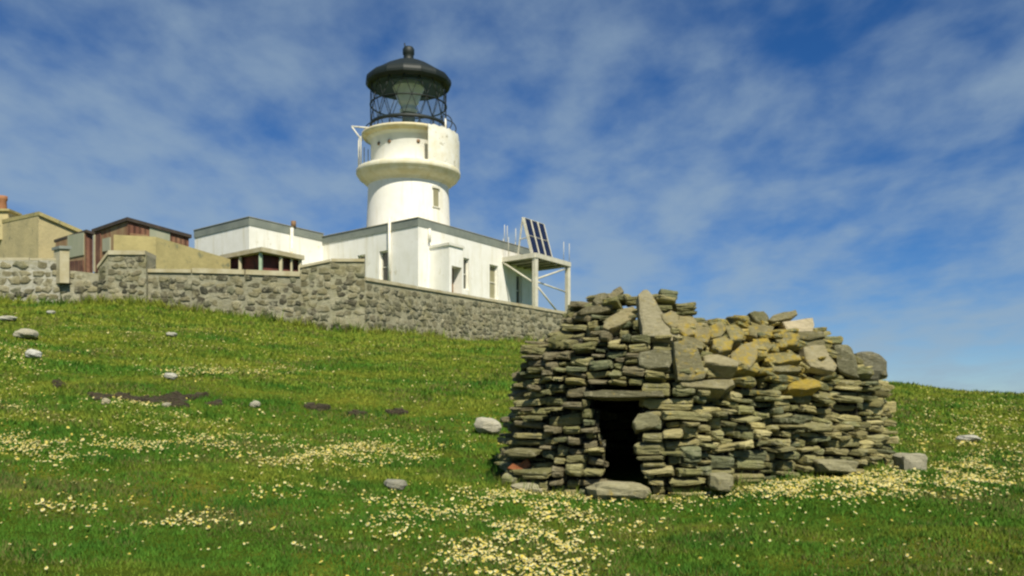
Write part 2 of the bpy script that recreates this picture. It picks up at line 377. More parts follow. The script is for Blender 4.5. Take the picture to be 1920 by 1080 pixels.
# porch on the long front
nR = np.array([dRn[1], -dRn[0]])                                     # outward of the right-hand face
pa, _ = on_line(MC, DR, 806); out_d = -DL/np.linalg.norm(DL)
pc, _ = on_line(pa, DL, 842)
pe, _ = on_line(pc, DR, 868); pb = pe+(pa-pc)
zp = z_at(455, pc[1]); dop = opening_px(pc, DR, 847, 866, 500, 575); mb = MB()
wall_face(mb, pa, pc, BASE, zp-.12, zp-.12, [], .2); wall_face(mb, pc, pe, BASE, zp-.12, zp-.12, [dop], .55); wall_face(mb, pe, pb, BASE, zp-.12, zp-.12, [], .2)
po = mb.build('porch', M['white'], main)
ce = (pa+pe)/2
MB().prism([ce+(p_-ce)*1.10 for p_ in (pa, pc, pe, pb)], zp-.12, zp).build('porch_roof', M['white2'], po)
pane(pc, pe, dop, .52, 'door', M['brown'], po)
# drainpipes, roof rail
for u, v0, v1, C_, D_ in ((731, 411, 540, MC, DL), (806, 430, 455, MC, DR)):
    q, _ = on_line(MC, D_, u); n_ = (-dLn*0+np.array([.0, -1.0]))*.16
    MB().bar((q[0]+n_[0], q[1]+n_[1], z_at(v1, q[1])), (q[0]+n_[0], q[1]+n_[1], z_at(v0, q[1])), .075, 8).build('drainpipe', M['white2'], main)
tops = []
for u in (946, 951, 967):
    q, _ = on_line(MC, DR, u); MB().bar((q[0], q[1]+.2, ZT), (q[0], q[1]+.2, ZT+1.0), .018, 6).build('rail_post', M['steel'], main)
wing = block('flat_roofed_wing', WC, WL, ML+(WC-WC), ZW, 'lower white flat-roofed wing to the left of the keepers\' house, behind the open shelter', [], [], back=WL+(ML-WC))
q, _ = on_line(WC, DR, 545)
mb = MB().bar((q[0]+.1, q[1]-.15, BASE), (q[0]+.1, q[1]-.15, ZW-.1), .09, 8); mb.build('drainpipe', M['white2'], wing)
MB().bar((q[0]+.1, q[1]+.2, ZW), (q[0]+.1, q[1]+.2, ZW+.32), .13, 10).build('vent_pipe', M['brown'], wing)

# ------------------------------------------------------------------ the lighthouse tower
TY = 50.5; TX = (766-960)/F*TY; px = TY/F
def zt(v): return EYE+(HV-v)*px
def R(p): return p*px
light = thing('lighthouse', (TX, TY, BASE), 'stout round white lighthouse tower with a black domed lantern on top', 'lighthouse')
shaft = MB().lathe([(R(79), BASE), (R(78), zt(430)), (R(76.5), zt(400)), (R(75), zt(352))], TX, TY, 72).build('tower_shaft', M['white'], light)
# slit window on the shaft
a_ = math.asin((822-766)/76.5); cdir = np.array([math.sin(a_), -math.cos(a_)]); tdir = np.array([cdir[1], -cdir[0]])*-1
c0 = np.array([TX, TY])+cdir*R(75.6)
def quadbox(c, d1, w_, d2, dep, z0, z1): return [c-d1*w_/2-d2*dep, c+d1*w_/2-d2*dep, c+d1*w_/2+d2*.03, c-d1*w_/2+d2*.03]
sw = MB().prism(quadbox(c0, tdir, .36, cdir, .2, 0, 0), zt(399), zt(366)).build('window', M['shut'], light)
MB().prism(quadbox(c0+cdir*.05, tdir, .52, cdir, .05, 0, 0), zt(366), zt(362)).build('lintel', M['white2'], sw); MB().prism(quadbox(c0+cdir*.05, tdir, .52, cdir, .05, 0, 0), zt(401), zt(399)).build('sill', M['white2'], sw)
corn = MB().lathe([(R(75), zt(352)), (R(77), zt(351)), (R(77.5), zt(348)), (R(82), zt(346)), (R(86), zt(342)), (R(92), zt(338)), (R(93), zt(334)), (R(96), zt(332)), (R(97), zt(330)), (R(97), zt(324)), (R(95.5), zt(322)), (R(68), zt(321))], TX, TY, 72).build('gallery_cornice', M['corn'], light)
drum = MB().lathe([(R(70), zt(322)), (R(70), zt(270)), (R(73), zt(267)), (R(79), zt(264)), (R(80), zt(257)), (R(60), zt(256))], TX, TY, 72).build('watch_room', M['white'], light)
MB().lathe([(R(79), zt(265)), (R(84.5), zt(262)), (R(87), zt(259)), (R(87), zt(256)), (R(79), zt(255.5)), (R(71), zt(255.5))], TX, TY, 72).build('upper_rim', mat_noise('ochre_stained_rim', (.62, .50, .26), (.72, .66, .46), 2.0, .7, .2, .02), light)
for du in (-48, -27, 25):
    a_ = math.asin(du/70); e = np.array([math.sin(a_), -math.cos(a_)]); c_ = np.array([TX, TY])+e*R(69.6)
    p0 = (c_[0], c_[1], zt(284)); p1 = (c_[0]+e[0]*.05, c_[1]+e[1]*.05, zt(284))
    MB().bar(p0, p1, .10, 12).build('vent_hole', M['brown'], light)
# weather screen on the right of the gallery, curved
A0, A1 = math.radians(-62), math.radians(8)
scr = MB(); n = 20
inner = []; 
for i in range(n+1):
    a = A0+(A1-A0)*i/n; ztop_ = zt(258)-(.28 if i > 15 else 0)-(.04*math.sin(i*2.1))
    for r in (R(93), R(95.5)): scr_v = (TX+r*math.cos(a), TY+r*math.sin(a)); inner.append((scr_v[0], scr_v[1], zt(322))); inner.append((scr_v[0], scr_v[1], ztop_))
fs = []
for i in range(n):
    b0 = i*4; b1 = b0+4
    fs += [(b0+2, b1+2, b1+3, b0+3), (b0, b0+1, b1+1, b1), (b0+1, b0+3, b1+3, b1+1)]
fs += [(0, 2, 3, 1), (n*4, n*4+1, n*4+3, n*4+2)]
scr.add(inner, fs, smooth=False).build('weather_screen', mat_noise('stained_white_screen', (.82, .80, .72), (.72, .66, .50), 1.6, .7, .3, .02, spots=((.40, .36, .24), 3, .58)), light)
# gallery railing (left and behind), lantern rail hoops
ra = MB()
for i in range(40):
    a = 2*math.pi*i/40
    if A0-.05 < ((a+math.pi) % (2*math.pi))-math.pi < A1: continue
    x_, y_ = TX+R(92.5)*math.cos(a), TY+R(92.5)*math.sin(a)
    if math.sin(a) < -.2 and math.cos(a) > -.85: continue
    ra.bar((x_, y_, zt(322)), (x_, y_, zt(268)), .028, 6)
ra.build('gallery_railing', M['steel'], light)
br = MB(); ya = TY-.2
br.bar((TX-R(106), ya, zt(239)), (TX-R(72), ya, zt(242)), .045, 6).bar((TX-R(105), ya, zt(240)), (TX-R(86), ya, zt(266)), .045, 6)
br.build('bracket', M['white2'], light)
for sgn, aa in ((1, -.35), (1, .1), (-1, .25)):
    pts = []
    for k in range(9):
        t_ = k/8; r_ = R(72)+R(17)*math.sin(t_*math.pi)**.6; z_ = zt(222)+(zt(256)-zt(222))*t_
        ca = aa if sgn > 0 else math.pi-aa
        pts.append((TX+r_*math.cos(ca), TY+r_*math.sin(ca), z_))
    MB().tube(pts, .03, 6).build('ladder_hoop', M['dark'], light)
MB().bar((TX+R(71), TY-R(22), zt(262)), (TX+R(71), TY-R(22), zt(228)), .05, 8).build('vent_pipe', M['white2'], light)
# lantern room
LR = R(70.5)
lan = MB().lathe([(LR-.02, zt(256)), (LR-.02, zt(163))], TX, TY, 48).build('lantern_glazing', M['glass'], light)
la = MB()
for i in range(16):                                                # diagonal lattice astragals
    for (va, vb, da) in ((236, 199.5, 1), (199.5, 163, 1), (236, 199.5, -1), (199.5, 163, -1)):
        a = 2*math.pi*(i+(.5 if va < 230 else 0))/16; b_ = a+da*math.pi/16
        mid = [(TX+LR*math.cos(a+(b_-a)*k/3), TY+LR*math.sin(a+(b_-a)*k/3), zt(va)+(zt(vb)-zt(va))*k/3) for k in range(4)]
        la.tube(mid, .021, 5)
for i in range(16):
    a = 2*math.pi*i/16; la.bar((TX+LR*math.cos(a), TY+LR*math.sin(a), zt(256)), (TX+LR*math.cos(a), TY+LR*math.sin(a), zt(236)), .03, 5)
la.build('astragals', M['dark'], lan)
rg = MB()
for v_ in (238, 199.5):
    h_ = .085 if v_ > 230 else .025
    rg.lathe([(LR-.03, zt(v_)-h_), (LR+.05, zt(v_)-h_), (LR+.05, zt(v_)+h_), (LR-.03, zt(v_)+h_), (LR-.03, zt(v_)-h_)], TX, TY, 48)
rg.build('glazing_ring', M['dark'], lan)
dome = MB().lathe([(R(66), zt(164)), (R(77), zt(164)), (R(80), zt(160)), (R(80.5), zt(156)), (R(79.5), zt(151)), (R(75), zt(146)), (R(61), zt(138)), (R(44), zt(127)), (R(28), zt(119)), (R(16), zt(115.5)), (R(10), zt(114))], TX, TY, 16, smooth=False).build('dome', M['dark'], light)
MB().lathe([(R(66), zt(164)), (R(50), zt(152)), (R(26), zt(142)), (.01, zt(138))], TX, TY, 48).build('dome_ceiling', mat_noise('dark_green_ceiling', (.02, .035, .028), (.03, .05, .04), 2, .5, 0), dome)
MB().lathe([(R(10), zt(119)), (R(11), zt(114)), (R(9.5), zt(112)), (R(9.5), zt(104)), (R(11), zt(102)), (R(11), zt(93)), (R(8.5), zt(89)), (R(3), zt(88)), (.01, zt(87.5))], TX, TY, 24).build('ventilator', M['dark'], dome)
MB().bar((TX-R(6), TY, zt(92)), (TX-R(7.5), TY, zt(81)), .04, 6).build('lightning_rod', M['dark'], dome)
# the optic: drum lens in a metal frame on a pedestal
op_ = MB().lathe([(R(15), zt(213)), (R(17), zt(208)), (R(13), zt(200)), (R(19), zt(194)), (R(22), zt(184)), (R(25), zt(176)), (R(30), zt(166)), (R(24), zt(158)), (.01, zt(154))], TX, TY, 20, smooth=False).build('lens', M['lens'], light)
MB().lathe([(.02, zt(212.5)), (R(12), zt(212.5)), (R(12), zt(256))], TX, TY, 20).build('lens_pedestal', M['pale'], op_)

# ------------------------------------------------------------------ steel platform with the solar array
pA, _ = on_line(MC, DR, 942); zd = z_at(484, pA[1])
pN, _ = on_line(pA, DL, 1004); pF, _ = on_line(pN, DR, 1069); pB = pA+(pF-pN)
plat = thing('steel_platform', (pN[0], pN[1], 6.2), 'raised cream steel platform on posts at the right end of the keepers\' house', 'platform')
cz = (pA+pF)/2
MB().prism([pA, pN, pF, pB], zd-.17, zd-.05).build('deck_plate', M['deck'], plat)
ed = MB()
for a, b_ in ((pA, pN), (pN, pF), (pF, pB)):
    d_ = (b_-a)/np.linalg.norm(b_-a); n_ = np.array([d_[1], -d_[0]])*.06
    ed.prism([a, b_, b_+n_, a+n_], zd-.22, zd+.03)
ed.build('edge_beam', M['steel'], plat)
gr_ = MB()
for k in range(1, 5):
    a = pA+(pB-pA)*k/5; b_ = pN+(pF-pN)*k/5; gr_.bar((a[0], a[1], zd-.26), (b_[0], b_[1], zd-.26), .07, 4)
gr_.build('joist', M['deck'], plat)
posts = []
uR = (pF-pN)/np.linalg.norm(pF-pN); uI = (pA-pN)/np.linalg.norm(pA-pN)
for q in (pN+uR*.12+uI*.1, pF-uR*.12+uI*.1):
    MB().bar((q[0], q[1], T(q[0], q[1])-.3), (q[0], q[1], zd-.17), .16, 4).build('post', M['steel'], plat); posts.append(q)
bk = pB+uI*-.15-uR*.1
def brace(a, za, b_, zb): MB().bar((a[0], a[1], za), (b_[0], b_[1], zb), .05, 6).build('brace', M['steel'], plat)
brace(pA-uI*.05, zd-.25, posts[0], z_at(532, posts[0][1])); brace(posts[1], zd-.3, posts[0], z_at(524, posts[0][1]))
brace(posts[1]+uI*.1, z_at(548, 52), posts[0]+uR*.6+uI*.3, z_at(530, 50)); brace(posts[0]+uR*.3, z_at(538, 49), posts[1]-uR*.9, z_at(590, 51))
for fr, qs in ((1, (pA+uR*.1, )), (1, (pA+(pB-pA)*.35, )), (1, (pF-uR*.1, )), (1, (pF-uR*.75, )), (1, (pA-uI*.45, ))):
    q = qs[0]; MB().bar((q[0], q[1], zd), (q[0], q[1], zd+1.1), .016, 6).build('rail_post', M['steel'], plat)
# array of three tall panels on an A-frame
q0, _ = on_line(pA+uR*.15, DL, 997)
q0 = q0+uR*0; sol = thing('solar_array', (q0[0], q0[1], zd), 'three tall dark blue solar panels on a white A-frame, standing on the steel platform', 'solar panel')
lean = uI*.62; H = 2.0; W = .72; s_ = Vector((*(uR), 0))
def sp(a, h, off=0.0):
    nrm = np.array([-uI[0]*H, -uI[1]*H, .62]); nrm /= np.linalg.norm(nrm)
    q = np.array([*(q0+uR*a+lean*h/H), zd+.06+h]); return q+nrm*off
for k in range(3):
    a0, a1 = k*W+.02, (k+1)*W-.02
    pn = MB(); V_ = [sp(a0, .0), sp(a1, .0), sp(a1, H), sp(a0, H), sp(a0, .0, .05), sp(a1, .0, .05), sp(a1, H, .05), sp(a0, H, .05)]
    pn.add(V_, [(3,2,1,0),(4,5,6,7),(0,1,5,4),(1,2,6,5),(2,3,7,6),(3,0,4,7)]); pp = pn.build('panel', M['cell'], sol)
    fr = MB(); 
    for a in (a0, a1): fr.bar(sp(a, 0, .055), sp(a, H, .055), .036, 4)
    for h in (0, H/2, H): fr.bar(sp(a0, h, .055), sp(a1, h, .055), .022, 4)
    fr.build('panel_frame', M['steel'], pp)
for a in (0, 3*W):
    fr = MB()
    fr.bar(sp(a, 0, -.03), sp(a, H+.05, -.03), .05, 4); t1 = sp(a, H, -.03); bq = q0+uR*a+uI*1.0; fr.bar(t1, (bq[0], bq[1], zd), .045, 4)
    m1 = sp(a, H*.45, -.03); m2 = np.array([*bq, zd])+(t1-np.array([*bq, zd]))*.45; fr.bar(m1, m2, .035, 4)
    fr.build('support_frame', M['steel'], sol)

# ------------------------------------------------------------------ rubble walls
def rubble_wall(name, label, pts, thick=.55, mortar=(.42, .40, .28), cell=(.28, .19), cope=None, cat='wall', stones=((.10, .095, .06), (.17, .15, .08), (.23, .20, .11), (.30, .27, .17), (.13, .14, .10)), cover=.96, seed=1, ends=(True, True), copecol='cope'):
    """pts = [(x, y, zbase, ztop)] along the front; outside is the right-hand side going along"""
    r_ = random.Random(seed); base = thing(name, (pts[0][0], pts[0][1], pts[0][2]), label, cat)
    mb = MB(); n = len(pts); p2 = [np.array(p[:2]) for p in pts]
    nr = []
    for i in range(n):
        a = p2[max(i-1, 0)]; b_ = p2[min(i+1, n-1)]; d = (b_-a)/np.linalg.norm(b_-a); nr.append(np.array([d[1], -d[0]]))
    v = []
    for i in range(n):
        f_ = p2[i]; k = p2[i]-nr[i]*thick
        v += [(f_[0], f_[1], pts[i][2]-.5), (f_[0], f_[1], pts[i][3]), (k[0], k[1], pts[i][3]), (k[0], k[1], pts[i][2]-.5)]
    fs = []
    for i in range(n-1):
        a, b_ = i*4, i*4+4; fs += [(a, b_, b_+1, a+1), (a+1, b_+1, b_+2, a+2), (a+2, b_+2, b_+3, a+3)]
    fs += [(0, 1, 2, 3), ((n-1)*4+3, (n-1)*4+2, (n-1)*4+1, (n-1)*4)]
    mb.add(v, fs, (*mortar, 0))
    for i in range(n-1):
        A = p2[i]; B = p2[i+1]; Ln = np.linalg.norm(B-A); d = (B-A)/Ln; nn_ = np.array([d[1], -d[0]])
        zmin = min(pts[i][2], pts[i+1][2])-.3; zmax = max(pts[i][3], pts[i+1][3]); row = 0; z = zmin
        while z < zmax:
            ch = cell[1]*r_.uniform(.75, 1.3); a = -r_.random()*.3
            while a < Ln:
                cw = cell[0]*r_.uniform(.55, 1.5); ca = a+cw/2; cz_ = z+ch/2+r_.uniform(-.05, .05); a += cw
                if not (0.03 < ca < Ln-.03): continue
                top = pts[i][3]+(pts[i+1][3]-pts[i][3])*ca/Ln
                if cz_+ch*.35 > top or r_.random() > cover: continue
                cl_ = r_.choice(stones); s_ = r_.uniform(.75, 1.25); cl_ = tuple(x*s_ for x in cl_)
                k = 9; rx, rz = cw*.53, ch*.52; prd = r_.uniform(.01, .05); jit = [r_.uniform(.62, 1.22) for _ in range(k)]
                rot = r_.uniform(-.5, .5); vv = []
                for ring, (sc, of) in enumerate(((1.0, -.02), (.93, prd*.65), (.62, prd))):
                    for j in range(k):
                        t_ = 2*math.pi*j/k; ex = math.copysign(abs(math.cos(t_))**.7, math.cos(t_))*rx*sc*jit[j]; ez = math.copysign(abs(math.sin(t_))**.7, math.sin(t_))*rz*sc*jit[j]
                        xx = ex*math.cos(rot)-ez*math.sin(rot)*.6; zz_ = ez*math.cos(rot)+ex*math.sin(rot)*.4
                        aa = min(max(ca+xx, 0.0), Ln); q = A+d*aa+nn_*of; vv.append((q[0], q[1], min(cz_+zz_, top)))
                q = A+d*ca+nn_*prd*1.05; vv.append((q[0], q[1], cz_))
                ff = [(r*k+j, r*k+(j+1) % k, (r+1)*k+(j+1) % k, (r+1)*k+j) for r in range(2) for j in range(k)]+[(2*k+j, 2*k+(j+1) % k, 3*k) for j in range(k)]
                mb.add(vv, ff, (*cl_, 0))
            z += ch
    mb.build('masonry', M['masonry'], base)
    if cope:
        ch, ov = cope; cp_ = MB(); v = []
        # broken into slabs with slightly uneven tops
        for i in range(n-1):
            A = p2[i]; B = p2[i+1]; Ln = np.linalg.norm(B-A); k = max(1, int(Ln/.9)); NA, NB = nr[i], nr[i+1]
            for j in range(k):
                t0, t1 = (j+.012)/k, (j+1-.012)/k; a = A+(B-A)*t0; b_ = A+(B-A)*t1; na = NA+(NB-NA)*t0; nb = NA+(NB-NA)*t1
                za = pts[i][3]+(pts[i+1][3]-pts[i][3])*t0+.003; zb = pts[i][3]+(pts[i+1][3]-pts[i][3])*t1+.003; dz = r_.uniform(-.02, .03)*(ch/.12)
                cp_.prism([a+na*ov, b_+nb*ov, b_-nb*(thick+ov), a-na*(thick+ov)], [za, zb, zb, za], [za+ch+dz, zb+ch+dz, zb+ch+dz, za+ch+dz])
        cp_.build('coping', M[copecol], base)
    return base
def wp(u, vt, vb, Y): p = P(u, vt, Y); return (p[0], p[1], z_at(vb, Y), p[2])
grey = ((.07, .07, .05), (.12, .11, .075), (.19, .175, .11), (.25, .225, .13), (.33, .295, .18), (.19, .19, .12), (.29, .26, .15), (.38, .34, .22))
rubble_wall('boundary_wall', 'rough stone boundary wall at the far left with thick white mortar', [(*P(-700, 488, 28.6)[:2], 3.8, P(0, 486, 28.8)[2]), wp(-60, 488, 572, 29), wp(112, 488, 571, 29.2)], mortar=(.62, .60, .50), cell=(.34, .24), cope=(.07, .0), seed=3, stones=grey, cover=.9)
rubble_wall('low_wall', 'low stretch of stone wall under the small rusty shed, between two gateposts', [wp(112, 507, 571, 29.25), wp(140, 508, 571, 29.3), wp(186, 513, 572, 29.35)], mortar=(.50, .47, .34), cell=(.32, .22), seed=4, stones=grey)
rubble_wall('wall_pillar', 'broad stone gate pillar with a thin slab on top, in front of the large rusty shed', [wp(184, 505, 572, 29.3), wp(203, 478, 573, 29.15), wp(274, 478, 577, 29.2), ], thick=.9, mortar=(.42, .40, .28), cell=(.30, .21), cope=(.11, .06), seed=5, stones=grey)
rubble_wall('yard_wall', 'long stone yard wall with pale flat coping, below the open shelter and white wing', [wp(275, 511, 577, 29.4), wp(360, 512, 588, 29.4), wp(460, 515, 602, 29.45), wp(564, 519, 613, 29.55)], mortar=(.40, .38, .27), cell=(.30, .21), cope=(.13, .06), seed=6, stones=grey)
rubble_wall('wall_pillar', 'tall stone corner pillar of the yard with sloping coping, where the two walls meet', [wp(562, 503, 613, 29.6), wp(620, 491, 624, 29.5), wp(684, 491, 628, 29.95)], thick=1.0, mortar=(.42, .40, .27), cell=(.30, .21), cope=(.09, .05), seed=7, stones=grey)
rubble_wall('enclosure_wall', 'paler stone enclosure wall running back below the keepers\' house and platform', [wp(684, 526, 628, 30), wp(860, 555, 641, 34.6), wp(1085, 594, 654, 41.8), (6.6, 47.4, T(6.6, 47.4), z_at(594, 41.8))], mortar=(.46, .43, .29), cell=(.28, .20), cope=(.10, .05), seed=8, stones=((.18, .17, .11), (.24, .22, .14), (.30, .27, .17), (.15, .15, .10), (.36, .33, .22)))

# small capped gatepost
gA = P(112, 467, 29.0)[:2]; gp = thing('gatepost', (*gA, T(*gA)), 'small pale gatepost with a dark flat cap, beside the small rusty shed', 'gatepost')
gl, _ = on_line(gA, DL, 101); gr2, _ = on_line(gA, np.array([.9, .25]), 130); gb = gl+(gr2-gA)
MB().prism([gl, gA, gr2, gb], z_at(530, 29), z_at(467, 29)).build('shaft', M['cope'], gp)
gc = (gl+gr2)/2
MB().prism([gc+(p_-gc)*1.3 for p_ in (gl, gA, gr2, gb)], z_at(466.5, 29), z_at(461, 29)).build('cap', M['fascia'], gp)

# ------------------------------------------------------------------ sheds and the tan house
def shed(name, label, cat, uc, vc, Yc, ul, vl, ur, vr, roofm, wall_l, wall_r, eave=.12, over=.12, zb=5.3, dl=DL, dr=DR):
    C = P(uc, vc, Yc)[:2]; zc = float(P(uc, vc, Yc)[2]); Lp, _ = on_line(C, dl, ul); Rp, _ = on_line(C, dr, ur)
    zl = z_at(vl, Lp[1]); zr = z_at(vr, Rp[1]); Bp = Lp+(Rp-C); zbk = zl+zr-zc
    t_ = thing(name, (C[0], C[1], zb), label, cat)
    mb = MB(); wall_face(mb, Lp, C, zb, zl-eave, zc-eave, [], .1); mb.build('side_wall', M[wall_l], t_)
    mb = MB(); wall_face(mb, C, Rp, zb, zc-eave, zr-eave, [], .1); mb.build('front_wall', M[wall_r], t_)
    mb = MB(); wall_face(mb, Rp, Bp, zb, zr-eave, zbk-eave, [], .1); wall_face(mb, Bp, Lp, zb, zbk-eave, zl-eave, [], .1); mb.build('back_wall', M[wall_r], t_)
    ce = (C+Bp)/2; f = lambda p_: p_+(p_-ce)/np.linalg.norm(p_-ce)*over
    MB().prism([f(Lp), f(C), f(Rp), f(Bp)], [zl-eave, zc-eave, zr-eave, zbk-eave], [zl, zc, zr, zbk]).build('roof', M[roofm], t_)
    return t_, C, Lp, Rp, zc, zl, zr
def panel(parent, name, mat, A, d, u0, u1, v0, v1, off=.03):
    p0, _ = on_line(A, d, u0); p1, _ = on_line(A, d, u1); dd = (p1-p0)/np.linalg.norm(p1-p0); n_ = np.array([dd[1], -dd[0]])
    if n_[1] > 0: n_ = -n_
    def zf(v_, q): return z_at(v_, q[1])
    va, vb = (v0 if isinstance(v0, tuple) else (v0, v0)); vc_, vd = (v1 if isinstance(v1, tuple) else (v1, v1))
    pts = [p0+n_*.004, p1+n_*.004, p1+n_*off, p0+n_*off]
    return MB().prism(pts, [zf(vc_, p0), zf(vd, p1), zf(vd, p1), zf(vc_, p0)], [zf(va, p0), zf(vb, p1), zf(vb, p1), zf(va, p0)]).build(name, M[mat], parent)
hs_, C, Lp, Rp, *_z = shed('harled_house', 'tan harled house with an orange chimney pot at the far left edge', 'building', 72, 397, 39, -95, 434, 152, 432, 'tanw', 'tan', 'tan', eave=.16, over=.10)
zc = _z[0]
q, _ = on_line(C, DL, 2); ch_ = MB().prism([q+(-.45, -.1), q+(.38, -.1), q+(.38, .8), q+(-.45, .8)], zc-.7, z_at(397, q[1])).build('chimney', M['tan'], hs_)
MB().prism([q+(-.55, -.2), q+(.48, -.2), q+(.48, .9), q+(-.55, .9)], z_at(397, q[1]), z_at(393, q[1])).build('chimney_cap', M['tanw'], ch_)
MB().lathe([(.22, z_at(393, q[1])), (.19, z_at(375, q[1])), (.23, z_at(372, q[1])), (.23, z_at(365, q[1])), (.14, z_at(364.8, q[1]))], q[0]-.12, q[1]+.3, 16).build('chimney_pot', M['pot'], ch_)
sb, C, Lp, Rp, *_z = shed('tin_shed', 'small rusty tin shed with pale boarded side, left of the large rusty shed', 'shed', 160, 431, 34, 104, 449, 174, 436, 'felt', 'rusttan', 'rust', eave=.10)
panel(sb, 'side_board', 'pale', C, DL, 158, 128, (436, 442), (478, 484)); panel(sb, 'lower_board', 'rust', C, DL, 158, 130, (488, 490), (520, 520))
sc_, C, Lp, Rp, *_z = shed('tin_shed', 'large rusty tin shed with a dark felt roof, behind the broad gate pillar', 'shed', 240, 408, 36, 177, 430, 354, 440, 'felt', 'rusttan', 'rust', eave=.14)
panel(sc_, 'pale_board', 'pale', C, DR, 280, 318, (426, 434), (448, 456)); panel(sc_, 'tan_board', 'rusttan', C, DR, 243, 277, (437, 441), (470, 470), .04)
panel(sc_, 'door', 'rust', C, DL, 190, 180, (434, 437), (510, 510)); panel(sc_, 'corner_post', 'cream', C, DL, 180, 177, (432, 433), (510, 510), .06); panel(sc_, 'window', 'pale', C, DL, 208, 194, (445, 448), (470, 472), .05)
# tan yard wall that steps down to the right
tw = thing('rendered_wall', (*P(250, 480, 33)[:2], 5.5), 'tan rendered wall sloping down to the right in front of the large rusty shed', 'wall')
a = P(213, 440, 32.6); b_ = P(292, 444, 33); e = P(352, 466, 34.2); f_ = P(432, 486, 36)
for (p_, q_, nm) in ((a, b_, 'upper_section'), (b_, f_, 'sloping_section')):
    d_ = (q_-p_)[:2]; d_ /= np.linalg.norm(d_); n_ = np.array([-d_[1], d_[0]])*.35
    MB().prism([p_[:2], q_[:2], q_[:2]+n_, p_[:2]+n_], 5.2, [p_[2], q_[2], q_[2], p_[2]]).build(nm, M['tanw'], tw)
# open shelter with posts
C = P(490, 464, 35)[:2]; zc = float(P(490, 464, 35)[2]); Lp, _ = on_line(C, DL, 419); Rp, _ = on_line(C, DR, 564); Bp = Lp+(Rp-C)
sh = thing('open_shelter', (*C, 5.4), 'low flat-roofed open shelter with cream posts and a dark red inside, behind the yard wall', 'shelter')
ce = (C+Bp)/2; f = lambda p_, o: p_+(p_-ce)/np.linalg.norm(p_-ce)*o
MB().prism([f(p_, .15) for p_ in (Lp, C, Rp, Bp)], [zc-.17, zc-.17, zc-.19, zc-.19], [zc, zc, zc-.02, zc-.02]).build('roof', M['cope'], sh)
mb = MB(); inn = [C+(p_-C)*.45 for p_ in (Lp, Rp)]
mb2 = MB()
q1 = Lp+(Rp-C)*.06; q2 = C+(Bp-C)*.10; q3 = Rp+(Lp-C)*.06
mb2.prism([q1, q2, q2+(.05, .1), q1+(.05, .1)], 5.4, zc-.22).prism([q2, q3, q3+(.05, .1), q2+(.05, .1)], 5.4, zc-.22)
mb2.build('inner_wall', M['inner'], sh)
MB().prism([Rp, Bp, Bp+(.0, .15), Rp+(0, .15)], 5.4, zc-.22).prism([Lp, Bp, Bp+(.0, .15), Lp+(0, .15)], 5.4, zc-.22).build('back_wall', M['rust'], sh)
for u, D_, m_ in ((422, DL, 'cream'), (428, DL, 'cream'), (450, DL, 'cream'), (488, DL, 'greenpost'), (526, DR, 'cream'), (546, DR, 'cream'), (562, DR, 'cream')):
    q, _ = on_line(C, D_, u); wd = .055 if u not in (428, 546) else .03
    MB().prism([q+(-wd, 0), q+(wd, 0), q+(wd, .15), q+(-wd, .15)], 5.4, zc-.18).build('post', M[m_], sh)

# ------------------------------------------------------------------ the dry-stone hut
HC = np.array([2.15, 10.65]); HB = .84
base_pts = [P(948, 0, 9.75)[:2], P(1010, 0, 9.42)[:2], P(1120, 0, 9.2)[:2], P(1230, 0, 9.05)[:2], P(1300, 0, 9.02)[:2], P(1390, 0, 9.25)[:2], P(1500, 0, 9.65)[:2], P(1600, 0, 10.1)[:2], P(1672, 0, 10.55)[:2], np.array([4.62, 11.2]), np.array([4.1, 12.0]), np.array([3.0, 12.5]), np.array([1.6, 12.4]), np.array([.5, 11.6]), np.array([.0, 10.6])]
def crs(pts, n=900):
    k = len(pts); outp = []
    for i in range(k):
        p0, p1, p2, p3 = pts[i-1], pts[i], pts[(i+1) % k], pts[(i+2) % k]
        for j in range(n//k):
            t_ = j/(n//k); outp.append(.5*((2*p1)+(-p0+p2)*t_+(2*p0-5*p1+4*p2-p3)*t_**2+(-p0+3*p1-3*p2+p3)*t_**3))
    return np.array(outp)
ring = crs(base_pts); seg = np.linalg.norm(np.roll(ring, -1, 0)-ring, axis=1); S = np.r_[0, np.cumsum(seg)]; PER = S[-1]
def ringp(s):
    s = s % PER; i = min(np.searchsorted(S, s, 'right')-1, len(ring)-1); t_ = (s-S[i])/seg[i]; return ring[i]*(1-t_)+ring[(i+1) % len(ring)]*t_
ANG = lambda p: math.atan2(p[1]-HC[1], p[0]-HC[0])
def kk(p, h):
    """how far the wall has leant in at height h; the right-hand end shoulders in earlier than the doorway end"""
    x = np.clip((p[0]-1.2)/1.6, 0, 1); x = x*x*(3-2*x)
    kl = np.interp(h, [-.2, 0, .5, 1.15, 1.48, 1.56, 1.72, 1.9, 2.1, 2.4], [1.01, 1, .975, .925, .86, .75, .70, .64, .53, .3])
    kr = np.interp(h, [-.2, 0, .5, 1.0, 1.08, 1.3, 1.5, 1.7, 1.85, 2.1], [1.01, 1, .985, .965, .93, .85, .76, .66, .56, .3])
    return kl*(1-x)+kr*x
def hut(s, h, off=0.0):
    p = ringp(s); e = p-HC; d_ = e/np.linalg.norm(e); q = HC+e*kk(p, h)+d_*off; return np.array([q[0], q[1], HB+h])
def hframe(s, h):
    a = hut(s-.05, h); b_ = hut(s+.05, h); ax = b_-a; ax[2] = 0; ax /= np.linalg.norm(ax); oy = np.array([ax[1], -ax[0], 0]); return ax, oy
